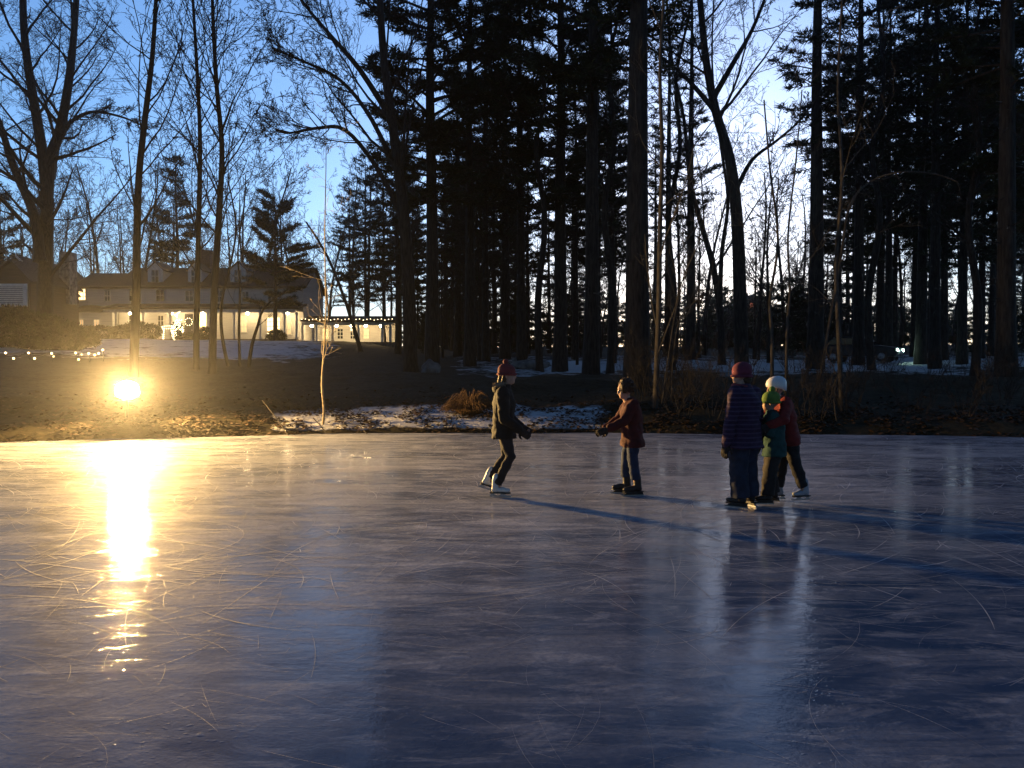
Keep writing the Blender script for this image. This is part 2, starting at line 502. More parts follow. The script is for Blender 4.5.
def hero_tree(name, label, d, stems, seed, P, bark='grey_bark', cat='tree', group=None, crown=True):
    """stems: list of (pixel path from base to tip, base radius); all at depth d"""
    px0 = stems[0][0][0]
    x0 = at(px0[0], px0[1], d).x
    base = Vector((x0, d, ground(x0, d)))
    root = empty(name, base); tag(root, label, cat, group)
    W, T = MB(), MB()
    rng = random.Random(seed)
    for si, (path, r) in enumerate(stems):
        pts = [at(px, py, d + rng.uniform(-.02, .02) * d * (i > 1)) - base for i, (px, py) in enumerate(path)]
        if si == 0: pts[0] = Vector((0, 0, -.2))
        pts = smooth_path(pts, 4)
        PP = dict(P)
        w, t = bare_meshes(seed * 7 + si, 0, r, PP, pts)
        for src, dst in ((w, W), (t, T)):
            o = len(dst.v); dst.v += src.v; dst.f += [tuple(i + o for i in f) for f in src.f]; dst.m += src.m
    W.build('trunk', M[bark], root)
    if T.v: T.build('crown', M[bark], root)
    return root

def pine_meshes(seed, H, z_live, r0, spread, dens=1.0, up=.12, dead=16, clump=.42, cone=.5, whorl=.62, lean=0.0):
    rng = random.Random(seed); nr = np.random.RandomState(seed)
    w = MB(); tris = []
    n = 14
    pts = []; rad = []
    ox = rng.uniform(-1, 1) * lean; 
    for i in range(n + 1):
        t = i / n
        pts.append(Vector((ox * t * H + .12 * mnoise.noise(Vector((t * 3, seed, 0))), .12 * mnoise.noise(Vector((t * 3, seed, 5))), -.25 + t * (H + .25))))
        rad.append(max(.03, r0 * (1 - .88 * t ** 1.05)) * (1.25 if i == 0 else 1))
    w.tube(pts, rad, 9, cap=False)
    def on(z):
        f = min(max((z + .25) / (H + .25) * n, 0), n - 1e-3); i = int(f)
        return pts[i].lerp(pts[i + 1], f - i), rad[i]
    # dead snags below the living crown
    for k in range(dead):
        z = rng.uniform(2.2, z_live + 1); p, rr = on(z); a = rng.uniform(0, 6.283)
        d = Vector((math.cos(a), math.sin(a), rng.uniform(-.25, .25)))
        P = dict(seg=(4, 3), wob=(.12, .15), up=(-.02, 0), taper=.3, rmin=.008, twig_lv=9, depth=1, kids=(3,), start=(.3,), ang=((30, 60),), len=(.4,), fall=.4, rad=.5)
        grow(w, w, p, d, rng.uniform(.5, 2.0), rng.uniform(.012, .025), 0, rng, P)
    cs = []; ds = []
    z = z_live
    while z < H - .3:
        t = (z - z_live) / (H - z_live)
        prof = (1 - t) ** cone * (0.55 + .45 * min(1, t / .18))
        for k in range(rng.choice((3, 4, 4, 5))):
            if rng.random() < .13: continue
            a = rng.uniform(0, 6.283); L = spread * prof * rng.uniform(.55, 1.15) + .25
            p, rr = on(z + rng.uniform(-.2, .2))
            u = up + .5 * t + rng.uniform(-.12, .12)
            d = Vector((math.cos(a), math.sin(a), u)).normalized()
            ns = 5; bp = [p.copy()]; q = p.copy(); dd = d.copy()
            for i in range(ns):
                dd = (dd + Vector((rng.gauss(0, .07), rng.gauss(0, .07), rng.gauss(0, .05) + .035 - .05 * (1 - t)))).normalized()
                q = q + dd * (L / ns); bp.append(q.copy())
            br = max(.012, min(.02 + .013 * L, rr * .5))
            w.tube(bp, [br * (1 - .8 * i / ns) for i in range(ns + 1)], 4, cap=False)
            # side sprays
            m = max(3, int(L * 3.2 * dens))
            for j in range(m):
                f = .28 + .72 * (j + rng.random()) / m
                i = min(int(f * ns), ns - 1); c = bp[i].lerp(bp[i + 1], f * ns - i)
                ax = (bp[i + 1] - bp[i]).normalized()
                lat = ax.cross(Vector((0, 0, 1))).normalized() * rng.choice((-1, 1))
                sl = L * .33 * (1.15 - f) * rng.uniform(.5, 1.2) + .12
                e = c + (ax * .6 + lat * .8 + Vector((0, 0, .12))).normalized() * sl
                if sl > .35: w.tube([c, e], [.011, .006], 3, cap=False)
                nn = max(1, int(sl / .28 + .5))
                for g in range(nn):
                    s = (g + .7) / nn
                    cs.append(c.lerp(e, s)); ds.append((e - c).normalized())
            cs.append(bp[-1]); ds.append(dd)
        z += whorl * rng.uniform(.75, 1.3)
    cs = np.array([tuple(c) for c in cs]); ds = np.array([tuple(d) for d in ds])
    K = 13
    n = len(cs) * K
    c = np.repeat(cs, K, 0) + nr.normal(0, clump * .22, (n, 3)) * np.array([1, 1, .55])
    d = np.repeat(ds, K, 0) * .7 + nr.normal(0, .75, (n, 3)); d[:, 2] = d[:, 2] * .7 + .18
    d /= np.linalg.norm(d, axis=1)[:, None]
    s = np.cross(d, nr.normal(0, 1, (n, 3))); s /= np.linalg.norm(s, axis=1)[:, None] + 1e-9
    ln = clump * nr.uniform(.55, 1.2, (n, 1)); wd = clump * nr.uniform(.05, .11, (n, 1))
    V = np.stack([c - s * wd, c + s * wd, c + d * ln], 1)
    return w, V

def tree_thing(name, w, crown, bark, loc, label, cat, group=None, rz=0, sc=1, crown_mat='needle'):
    root = empty(name, loc, rz); tag(root, label, cat, group)
    root.scale = (sc, sc, sc)
    w.build('trunk', M[bark], root)
    if isinstance(crown, MB): crown.build('crown', M[bark], root)
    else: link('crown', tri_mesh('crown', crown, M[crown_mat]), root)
    return root

def gxy(px, d):
    x = (px - 512) / F * d
    return (x, d, ground(x, d))

# --- bare trees on the left bank
P_big = dict(BARE, kids=(24, 9, 7, 5), start=(.16, .15, .1, .1), len=(.33, .5, .5, .5), rmin=.009, ang=((35, 65), (30, 60), (30, 62), (30, 65)), up=(.02, .05, .03, .02, 0), rad=.42)
P_slim = dict(BARE, kids=(44, 7, 4, 3), start=(.18, .2, .2, .15), len=(.30, .42, .5, .5), ang=((28, 50), (30, 55), (30, 60), (30, 60)), rmin=.008, rad=.34, fall=.4, up=(.02, .06, .05, .03, 0))
hero_tree('bare_tree', 'huge bare tree with three spreading limbs behind the dark hedge', 50,
          [([(44, 350), (45, 300), (46, 250), (47, 200), (42, 150), (32, 90), (24, 30), (22, -60), (18, -140)], .55),
           ([(46, 205), (50, 160), (60, 130), (69, 80), (75, 20), (80, -60), (88, -150)], .42),
           ([(40, 262), (34, 215), (14, 168), (2, 130), (-12, 90), (-30, 20)], .36),
           ([(62, 128), (90, 112), (125, 118), (150, 130)], .14)], 11, P_big, 'bark')
hero_tree('slim_tree', 'tall slim bare tree rising straight behind the floodlight', 25,
          [([(133, 366), (136, 300), (137, 235), (139, 175), (146, 110), (152, 60), (156, 0), (159, -60), (160, -130)], .15)], 12,
          dict(P_slim, kids=(20, 8, 5, 3)), 'bark')
hero_tree('slim_tree', 'left of two close slim bare trees in front of the porch', 29,
          [([(196, 366), (197, 300), (199, 210), (200, 140), (197, 70), (193, 0), (190, -70), (188, -120)], .12)], 13, P_slim, 'bark')
hero_tree('slim_tree', 'thicker right one of two close slim trees in front of the porch', 28,
          [([(212, 367), (214, 300), (219, 215), (222, 150), (217, 90), (213, 20), (211, -60), (208, -130)], .145)], 14, P_slim, 'bark')
P_stem = dict(BARE, kids=(7, 4, 3), depth=3, start=(.35, .2, .2), len=(.3, .5, .5), rmin=.005, rad=.4, taper=.35)
for i, (path, r, lab) in enumerate((
        ([(229, 366), (222, 335), (222, 300), (231, 262), (236, 225), (228, 180)], .075, 'curved thin sapling right beside the slim porch trees'),
        ([(240, 366), (239, 330), (240, 290), (238, 250), (244, 205)], .06, 'upright thin sapling in the snow, middle of three stems'),
        ([(248, 366), (252, 345), (258, 325), (262, 312), (272, 300), (290, 288)], .08, 'short sapling leaning strongly right in the snowy lawn'))):
    hero_tree('sapling', lab, 31, [(path, r)], 30 + i, P_stem, 'bark', 'sapling')
hero_tree('sapling', 'pale thin sapling standing at the ice edge, lit by the floodlight', 18.95,
          [([(322, 430), (324, 410), (322, 385), (324, 350), (326, 310), (325, 260), (325, 215), (326, 165), (326, 110)], .036)], 40,
          dict(BARE, kids=(20, 4, 3), depth=3, start=(.3, .2, .2), len=(.20, .5, .5), rmin=.0035, rad=.35, taper=.2, ang=((40, 75), (30, 60), (30, 60))), 'pale_bark', 'sapling')
hero_tree('bare_tree', 'thin dark tree leaning left across the lit pavilion', 55,
          [([(362, 352), (352, 322), (345, 300), (330, 262), (318, 240), (306, 222)], .17)], 41, dict(P_stem, kids=(9, 5, 4)), 'bark')

# --- the big spreading tree and the woods
P_spread = dict(BARE, kids=(17, 9, 7, 5), start=(.30, .2, .15, .1), len=(.45, .5, .46, .46), rmin=.008, ang=((40, 70), (30, 58), (30, 60), (30, 60)), bias=(-.55, -.1, .1), rad=.45, up=(.02, .07, .05, .03, 0))
hero_tree('bare_tree', 'wide bare tree whose arching limbs reach out left over the lawn', 33,
          [([(411, 362), (409, 300), (405, 230), (396, 150), (385, 70), (380, 0), (378, -80), (375, -160)], .34),
           ([(402, 215), (375, 165), (345, 130), (318, 128), (290, 133), (276, 130)], .13),
           ([(392, 120), (360, 70), (330, 35), (305, 5), (280, -30)], .15),
           ([(400, 180), (372, 120), (340, 80), (300, 60), (275, 50)], .13)], 42, P_spread, 'bark')
hero_tree('bare_tree', 'bare forked tree leaning left in the open gap of the woods', 34,
          [([(742, 368), (740, 300), (737, 220), (730, 160), (716, 112), (706, 60), (700, 0), (692, -70), (688, -130)], .33),
           ([(736, 190), (752, 160), (775, 142), (800, 120), (822, 90)], .11),
           ([(716, 112), (690, 82), (668, 62), (640, 40)], .13),
           ([(712, 100), (735, 60), (752, 30), (768, -10), (785, -60)], .14)], 43, dict(P_big, kids=(11, 7, 5, 4), start=(.35, .15, .1, .1)), 'bark')
hero_tree('bare_tree', 'bare tree forking low just left of the leaning forked tree', 42,
          [([(722, 362), (720, 310), (712, 262), (700, 220), (690, 180), (684, 120), (672, 60), (665, -20)], .22),
           ([(720, 300), (722, 250), (728, 200), (720, 140), (712, 60), (716, -40)], .14)], 44, dict(P_big, kids=(10, 7, 5, 3)), 'bark')
hero_tree('sapling', 'pale straight young tree on the bank behind the curly haired skater', 20.6,
          [([(655, 402), (657, 360), (659, 300), (660, 230), (662, 150), (660, 70), (664, -10), (662, -80)], .085)], 45,
          dict(P_stem, kids=(12, 5, 3), start=(.12, .2, .2)), 'grey_bark', 'tree')
for i, (path, r, lab) in enumerate((
        ([(661, 402), (668, 360), (676, 310), (690, 262), (705, 225)], .022, 'thin leaning shoot beside the pale young tree'),
        ([(671, 392), (674, 350), (682, 315), (704, 295), (722, 280)], .020, 'thin bent shoot right of the pale young tree'),
        ([(772, 384), (772, 340), (770, 300), (778, 240), (770, 170), (764, 100)], .055, 'thin upright tree right behind the striped coat'),
        ([(786, 384), (787, 330), (790, 290), (788, 235), (796, 160), (802, 90)], .045, 'thin tree rising behind the white helmet'),
        ([(842, 404), (840, 365), (838, 320), (836, 260), (842, 180), (838, 90), (842, 0)], .075, 'slender dark tree on the bank right of the skaters'),
        ([(838, 425), (834, 400), (836, 375), (826, 352)], .016, 'broken bare shoot at the ice edge right of the skaters'))):
    hero_tree('sapling', lab, 21 if i < 5 else 18.9, [(path, r)], 60 + i, P_stem, 'grey_bark', 'sapling')
hero_tree('sapling', 'bent young tree with one long twig arching over the right woods', 24,
          [([(818, 372), (830, 320), (842, 250), (850, 205), (870, 182), (900, 172), (935, 174), (958, 182)], .05)], 70, dict(P_stem, kids=(6, 3, 2), len=(.12, .5, .5)), 'grey_bark', 'sapling')

P_wood = dict(P_big, kids=(16, 9, 6, 4), start=(.30, .15, .1, .1), len=(.36, .5, .5, .5))
for i, (path, r, d, lab) in enumerate((
        ([(540, 360), (538, 300), (545, 220), (536, 150), (545, 90), (530, 30), (534, -60)], .2, 36, 'bare tree between the pines above the gap between the skaters'),
        ([(610, 364), (612, 290), (604, 210), (615, 140), (608, 70), (622, 0), (630, -70)], .18, 33, 'bare tree squeezed between the forward pine and the largest trunk'),
        ([(672, 360), (674, 290), (668, 220), (680, 150), (676, 80), (690, 10), (700, -60)], .17, 36, 'bare tree right of the largest trunk'),
        ([(872, 362), (868, 300), (880, 220), (872, 150), (884, 80), (878, 0), (884, -60)], .19, 35, 'bare tree among the dark right pines above the headlights'),
        ([(975, 364), (978, 300), (968, 220), (980, 140), (972, 60), (986, -20)], .19, 31, 'bare tree left of the thick pine at the right edge'))):
    hero_tree('bare_tree', lab, d, [(path, r)], 80 + i, P_wood, 'bark')

# pines in view, one by one: (pixel column, depth, trunk radius, label)
pine_protos = [pine_meshes(101, 28, 8.0, .36, 4.6, 1.25, whorl=.62, clump=.45, dead=30), pine_meshes(102, 26, 9.0, .32, 4.1, 1.2, whorl=.64, clump=.45, dead=30),
               pine_meshes(103, 30, 10.0, .40, 2.0, 1.0, whorl=.75, clump=.4, dead=26), pine_meshes(104, 23, 5.5, .27, 3.6, 1.05, up=.02, whorl=.66, clump=.42, dead=10),
               pine_meshes(105, 27, 9.0, .30, 3.2, 1.1, lean=.01, whorl=.68, clump=.43, dead=30)]
proto_roots = []
def pine(i, px, d, sc, rz, label, group=None):
    loc = gxy(px, d)
    if len(proto_roots) <= i or proto_roots[i] is None:
        while len(proto_roots) <= i: proto_roots.append(None)
        w, V = pine_protos[i]
        r = tree_thing('pine_tree', w, V, 'bark', loc, label, 'pine tree', group, rz, sc)
        proto_roots[i] = r
        return r
    return dup(proto_roots[i], loc, rz, sc, label, group or '')

named = [
    (0, 432, 38, 1.0, .3, 'tall pine just right of the wide spreading bare tree'),
    (1, 470, 42, 1.0, 1.3, 'straight dark pine behind the skater in the red hat, left one'),
    (4, 486, 50, .9, 2.0, 'slimmer pine close to the trunk above the red hat'),
    (4, 522, 44, 1.0, 3.1, 'pine trunk slanting slightly right of the red hat skater'),
    (0, 560, 38, 1.0, 4.4, 'thick pine between the two facing skaters'),
    (4, 591, 30, 1.05, 5.0, 'thick pine standing forward on the bank left of the largest trunk'),
    (2, 637, 25, 1.05, .6, 'largest pine trunk, right above the curly haired skater'),
    (2, 690, 50, .85, 2.5, 'slim pine left of the open sky gap'),
    (2, 815, 36, .95, 3.3, 'pine at the right edge of the open sky gap'),
    (4, 858, 40, 1.0, 4.1, 'pine with thick trunk above the lit headlights, left'),
    (4, 920, 44, 1.05, 5.2, 'tall pine standing directly right of the parked headlights'),
    (4, 935, 36, .9, 1.9, 'heavy crowned pine right of the headlights'),
    (3, 962, 42, 1.0, .4, 'bushy pine in the dark right part of the woods'),
    (4, 1006, 27, 1.1, 2.8, 'thick pine trunk at the right edge of the photo'),
]
for n_ in named: pine(n_[0], n_[1], n_[2], n_[3], n_[4], n_[5])
rng = random.Random(77)
for (px, d, i_) in ((505, 56, 2), (575, 58, 4), (612, 46, 4), (668, 62, 2), (838, 58, 4), (880, 60, 2), (915, 55, 2), (980, 52, 4), (1030, 48, 4)):
    pine(i_, px, d, rng.uniform(.85, 1), rng.uniform(0, 6), 'dark pine in the second row of the woods', 'pines in the second row')
for k in range(52):     # the woods behind
    while True:
        px = rng.uniform(395, 1120); d = rng.uniform(48, 125)
        if not (655 < px < 830) and (px < 655 or rng.random() < .75): break
    pine(rng.choice((0, 1, 3, 4, 4, 4, 2, 2)), px, d, rng.uniform(.65, .95), rng.uniform(0, 6.28), 'dark pine among many deep in the woods beyond the pond', 'pines deep in the woods')
for (px, d, sc) in ((366, 88, .95), (384, 92, 1.0), (350, 96, .9), (398, 56, .85), (1040, 30, 1.0), (1075, 40, 1.0)):
    pine(3, px, d, sc, rng.uniform(0, 6), 'low branched pine at the edge of the woods beside the lawn' if px < 500 else 'dark pine just past the right edge of the woods', 'pines at the ends of the woods')

# low hemlocks filling the woods floor
w, V = pine_meshes(401, 6.0, .5, .09, 2.3, 1.5, up=-.05, dead=0, clump=.42, cone=.8, whorl=.42)
hem = None
for k in range(170):
    px = rng.uniform(400, 1130); d = rng.uniform(55, 100) if k < 28 else rng.uniform(95, 170)
    lab = 'low dark hemlock in the undergrowth deep in the woods'
    if hem is None: hem = tree_thing('hemlock', w, V, 'bark', gxy(px, d), lab, 'conifer', 'hemlocks deep in the woods')
    else: dup(hem, gxy(px, d), rng.uniform(0, 6.28), rng.uniform(.5, 1.15) if d < 95 else rng.uniform(.7, 1.6), lab)

for (px, d, sc_) in ((716, 104, 1.2), (728, 100, 1.35), (738, 108, 1.3), (764, 106, 1.2), (776, 102, 1.0), (786, 108, 1.3)):
    dup(hem, gxy(px, d), px, sc_, lab)

# bare trees behind
P_far = dict(BARE, kids=(14, 7, 5, 4), rmin=.013, start=(.25, .2, .15, .1), ang=((25, 55), (30, 60), (30, 60), (30, 60)), twig_lv=2)
fb = [bare_meshes(201 + i, H, r, P_far) for i, (H, r) in enumerate(((15, .2), (17, .22), (13, .16), (16, .18)))]
far_roots = [None] * 4
def far_bare(i, px, d, sc, rz, label, group):
    loc = gxy(px, d)
    if far_roots[i] is None:
        w, t = fb[i]
        far_roots[i] = tree_thing('bare_tree', w, t, 'bark', loc, label, 'tree', group, rz, sc)
        return
    dup(far_roots[i], loc, rz, sc, label, group)
for k in range(44):
    px = -20 + k * 9.6 + rng.uniform(-8, 8); d = rng.uniform(96, 140)
    far_bare(k % 4, px, d, rng.uniform(1.0, 1.75) * d / 118, rng.uniform(0, 6.28), 'bare tree in the thicket behind the white house', 'bare trees behind the house')
for k in range(130):
    px = rng.uniform(385, 1110); d = rng.uniform(45, 160)
    far_bare(rng.randrange(4), px, d, rng.uniform(.55, 1.0), rng.uniform(0, 6.28), 'bare understorey tree among many deep in the woods', 'bare trees deep in the woods')

# conifers near the house
w, V = pine_meshes(301, 15.5, 2.0, .22, 3.6, 1.2, up=-.05, dead=3, clump=.5, cone=.9, whorl=.7)
tree_thing('spruce_tree', w, V, 'bark', gxy(178, 98), 'pointed dark spruce rising behind the middle dormers of the house', 'conifer', sc=1.6)
w, V = pine_meshes(302, 15, 3.5, .26, 4.6, 1.9, up=.25, dead=3, clump=.5, cone=.42, whorl=.85)
tree_thing('pine_tree', w, V, 'bark', gxy(276, 68), 'rounded open pine in front of the right end of the house', 'pine tree', sc=.86)
w, V = pine_meshes(303, 13, 1.5, .24, 4.2, 1.1, up=0, dead=3, clump=.5, cone=.7, whorl=.7)
tree_thing('spruce_tree', w, V, 'bark', gxy(2, 92), 'dark conifer at the left edge behind the louvred gable', 'conifer', sc=1.5)

# brush on the right bank
P_brush = dict(BARE, kids=(5, 4, 3), depth=3, start=(.2, .2, .2), len=(.55, .5, .5), rmin=.0035, taper=.3, rad=.55, ang=((20, 55), (25, 60), (25, 60)))
brush = None
def brush_proto(seed):
    rg = random.Random(seed); w, t = MB(), MB()
    for k in range(6):
        a = rg.uniform(0, 6.28)
        grow(w, t, Vector((.1 * math.cos(a), .1 * math.sin(a), -.08)), Vector((math.cos(a) * .5, math.sin(a) * .5, 1)), rg.uniform(.8, 1.8), .010, 0, rg, P_brush)
    return w, t
bp = [brush_proto(5), brush_proto(6), brush_proto(7)]
br_roots = [None] * 3
k = 0
while k < 40:
    px = rng.uniform(600, 1040); d = rng.uniform(18.6, 27)
    x = (px - 512) / F * d
    if d < shore(x) + .5: continue
    lab = 'leafless brush growing on the dark right bank'; i = k % 3
    if br_roots[i] is None:
        w, t = bp[i]; br_roots[i] = empty('brush', gxy(px, d)); tag(br_roots[i], lab, 'brush', 'brush on the right bank')
        w.build('stem', M['bark'], br_roots[i]); t.build('crown', M['bark'], br_roots[i])
    else: dup(br_roots[i], gxy(px, d), rng.uniform(0, 6.28), rng.uniform(.6, 1.2), lab)
    k += 1


# ------------------------------------------------------------------ bank litter, clump, rocks, sticks
def litter():
    nr = np.random.RandomState(3); rg = random.Random(3)
    T = []
    for k in range(20000):
        u = rg.uniform(-.78, .72); s = abs(rg.gauss(0, 2.2)) + .02
        if mnoise.noise(Vector((u * 22, s * 1.1, 2))) < rg.uniform(-.35, .1): continue
        y = 18.5 + s; x = u * y; y = shore(x) + s
        z = ground(x, y)
        c = Vector((x, y, z + rg.uniform(.0, .045)))
        a = rg.uniform(0, 6.28); L = rg.uniform(.03, .075); t = rg.uniform(-.8, .8)
        d = Vector((math.cos(a), math.sin(a), t * .6)); e = Vector((-math.sin(a), math.cos(a), rg.uniform(-.6, .6)))
        T.append((c - d * L, c + e * L * .6, c + d * L)); T.append((c - d * L, c + d * L, c - e * L * .6))
    V = np.array([[tuple(p) for p in t] for t in T])
    m = noisy('dead_leaf', (0.022, 0.013, 0.008), (0.085, 0.05, 0.027), 3.0, .8)
    tag(link('dead_leaves', tri_mesh('dead_leaves', V, m)), 'brown fallen leaves scattered over the bank along the ice', 'dead leaves', kind='stuff')
litter()

def grass_clump(px, d, h, wd, n, label, seed):
    rg = random.Random(seed); mb = MB()
    for k in range(n):
        a = rg.uniform(0, 6.28); r = wd * .35 * math.sqrt(rg.random())
        p = Vector((r * math.cos(a), r * math.sin(a), -.03)); o = rg.uniform(.2, 1.0) * wd * .8; hh = h * rg.uniform(.5, 1.1) * (1.15 - .75 * r / (wd * .35))
        q = [p, p + Vector((math.cos(a) * o * .25, math.sin(a) * o * .25, hh * .65)), p + Vector((math.cos(a) * o * .65, math.sin(a) * o * .65, hh * .95)), p + Vector((math.cos(a) * o * 1.05, math.sin(a) * o * 1.05, hh * rg.uniform(.25, .8)))]
        mb.tube(q, [.008, .008, .006, .003], 3, cap=False)
    o = mb.build('grass_clump', M['dead_grass']); o.location = gxy(px, d)
    tag(o, label, 'grass clump')
grass_clump(470, 20.0, .62, .75, 900, 'rounded clump of drooping brown dead grass on the snowy bank', 8)

def rock(px, d, s, label, seed):
    bm = bmesh.new(); bmesh.ops.create_icosphere(bm, subdivisions=3, radius=1)
    for v in bm.verts:
        v.co *= 1 + .35 * mnoise.noise(v.co * 1.3 + Vector((seed, 0, 0))) + .1 * mnoise.noise(v.co * 4)
        v.co.x *= s[0]; v.co.y *= s[1]; v.co.z *= s[2]
    me = bpy.data.meshes.new('boulder'); bm.to_mesh(me); bm.free()
    me.materials.append(M['rock']); me.polygons.foreach_set('use_smooth', [True] * len(me.polygons))
    o = link('boulder', me); x, y, z = gxy(px, d); o.location = (x, y, z + s[2] * .35); tag(o, label, 'boulder')
rock(430, 34, (.42, .4, .42), 'pale boulder at the foot of the wide bare tree', 1)
rock(541, 46, (.55, .4, .4), 'low grey boulder left of the thick forward pine', 2)
rock(516, 44, (.25, .25, .42), 'small pale upright stone in front of the woods', 3)
rock(528, 40, (1.0, .5, .3), 'long flat boulder lying in the woods behind the red hat', 4)

def stick(pts, r, label, bark='grey_bark'):
    base = Vector(pts[0]); mb = MB()
    rr = random.Random(len(label))
    P = dict(seg=(4, 3), wob=(.1, .12), up=(0, 0), taper=.4, rmin=.003, twig_lv=9, depth=1, kids=(3,), start=(.3,), ang=((25, 50),), len=(.35,), fall=.3, rad=.6)
    limbs(mb, mb, [Vector(p) - base for p in pts], [r, r * .8, r * .5], (Vector(pts[-1]) - base).length, 0, rr, P)
    o = mb.build('stick', M[bark]); o.location = base; tag(o, label, 'stick')
stick([at(290, 438, 17.9), at(278, 420, 18.4), at(262, 400, 18.8)], .014, 'bent pale stick leaning at the ice edge left of the lit sapling')
stick([at(327, 434, 18.4), at(320, 425, 18.5), at(313, 418, 18.6)], .016, 'short pale stick poking from the ice at the lit sapling foot')
stick([at(367, 434, 18.3), at(360, 426, 18.5), at(352, 424, 18.7)], .012, 'short stick at the ice edge right of the lit sapling')


# ------------------------------------------------------------------ floodlight
LAMP = at(127, 389, 18.4)
def floodlight():
    g = ground(LAMP.x, LAMP.y)
    root = empty('floodlight', (LAMP.x, LAMP.y, g))
    tag(root, 'glaring round warm floodlight on a short post at the ice edge', 'floodlight')
    h = LAMP.z - g
    d = Vector((-2.0, 5.0, .3)) - Vector((LAMP.x, LAMP.y, LAMP.z)); d.normalize()
    rot = d.to_track_quat('Z', 'Y').to_matrix()
    def lathe(prof, n=40):
        mb = MB(); b0 = 0
        for (r, z) in prof:
            for j in range(n):
                a = 6.28318 * j / n; mb.v.append(Vector((0, 0, h)) + rot @ Vector((.78 * r * math.cos(a), .6 * r * math.sin(a), .7 * z)))
        for i in range(len(prof) - 1):
            for j in range(n):
                j2 = (j + 1) % n; mb.face_add((i * n + j, i * n + j2, (i + 1) * n + j2, (i + 1) * n + j))
        return mb
    lathe([(0.02, -.26), (.12, -.25), (.22, -.16), (.31, -.03), (.33, .0), (.335, .03), (.315, .03), (.312, .0)]).build('housing', M['metal_dark'], root)
    lathe([(.311, .008), (.25, .022), (.15, .032), (.03, .036), (.001, .036)]).build('lens', M['lens'], root)
    mb = MB(); nn = 18  # half-round hood added under the lens to keep light off the near ground
    for (rr, zz) in ((.335, .02), (.345, .80), (.352, .80), (.343, .02)):
        for q in range(nn + 1):
            a = R(-90 - 75 + 150 * q / nn); mb.v.append(Vector((0, 0, h)) + rot @ Vector((.78 * rr * math.cos(a), .6 * rr * math.sin(a), .7 * zz)))
    for i in range(4):
        for q in range(nn):
            a0, a1 = i * (nn + 1), ((i + 1) % 4) * (nn + 1)
            mb.face_add((a0 + q, a0 + q + 1, a1 + q + 1, a1 + q))
    mb.build('added_visor', M['metal_dark'], root)
    mb = MB(); mb.tube([(0, 0, -.3), (0, 0, h - .26)], [.03, .03], 10); mb.build('post', M['metal_dark'], root)
    mb = MB()
    lat = rot @ Vector((1, 0, 0)); lat.z = 0; lat.normalize()
    c = Vector((0, 0, h))
    mb.tube([c + lat * .28, c + lat * .28 + Vector((0, 0, -.2)), Vector((0, 0, h - .27)), c - lat * .28 + Vector((0, 0, -.2)), c - lat * .28], [.014] * 5, 6)
    mb.build('bracket', M['metal_dark'], root)
floodlight()


# ------------------------------------------------------------------ the house
def hx(px, d=75.0): return (px - 512) / F * d
def hz(py, d=75.0): return CAMZ + (367 - py) / F * d

def window(parent, x0, x1, z0, z1, y, pane, name='window', cols=2, rows=2, t=.09):
    """a framed window standing proud of a wall that faces -Y"""
    f = MB()
    f.bx(x0, x1, y - .07, y - .004, z0, z0 + t); f.bx(x0, x1, y - .07, y - .004, z1 - t, z1)
    f.bx(x0, x0 + t, y - .07, y - .004, z0 + t, z1 - t); f.bx(x1 - t, x1, y - .07, y - .004, z0 + t, z1 - t)
    for i in range(1, cols):
        xx = x0 + (x1 - x0) * i / cols; f.bx(xx - .025, xx + .025, y - .055, y - .004, z0 + t, z1 - t)
    for i in range(1, rows):
        zz = z0 + (z1 - z0) * i / rows; f.bx(x0 + t, x1 - t, y - .052, y - .006, zz - .025, zz + .025)
    o = f.build(name, M['white_trim'], parent, False)
    p = MB(); p.bx(x0 + t * .5, x1 - t * .5, y - .03, y - .008, z0 + t * .5, z1 - t * .5)
    p.build('pane', pane, o, False)
    return o

def gable_roof_x(mb, x0, x1, y0, y1, ze, zr, over=.35, th=.18):
    """ridge along X"""
    ym = (y0 + y1) / 2
    sl = (zr - ze) / (ym - y0)
    for s in (0, 1):
        ya, yb = (y0 - over, ym) if s == 0 else (y1 + over, ym)
        za = ze - over * sl
        mb.poly_prism([Vector((x0 - over, ya, za)), Vector((x0 - over, yb, zr)), Vector((x0 - over, yb, zr + th)), Vector((x0 - over, ya, za + th))], (x1 - x0 + 2 * over, 0, 0))

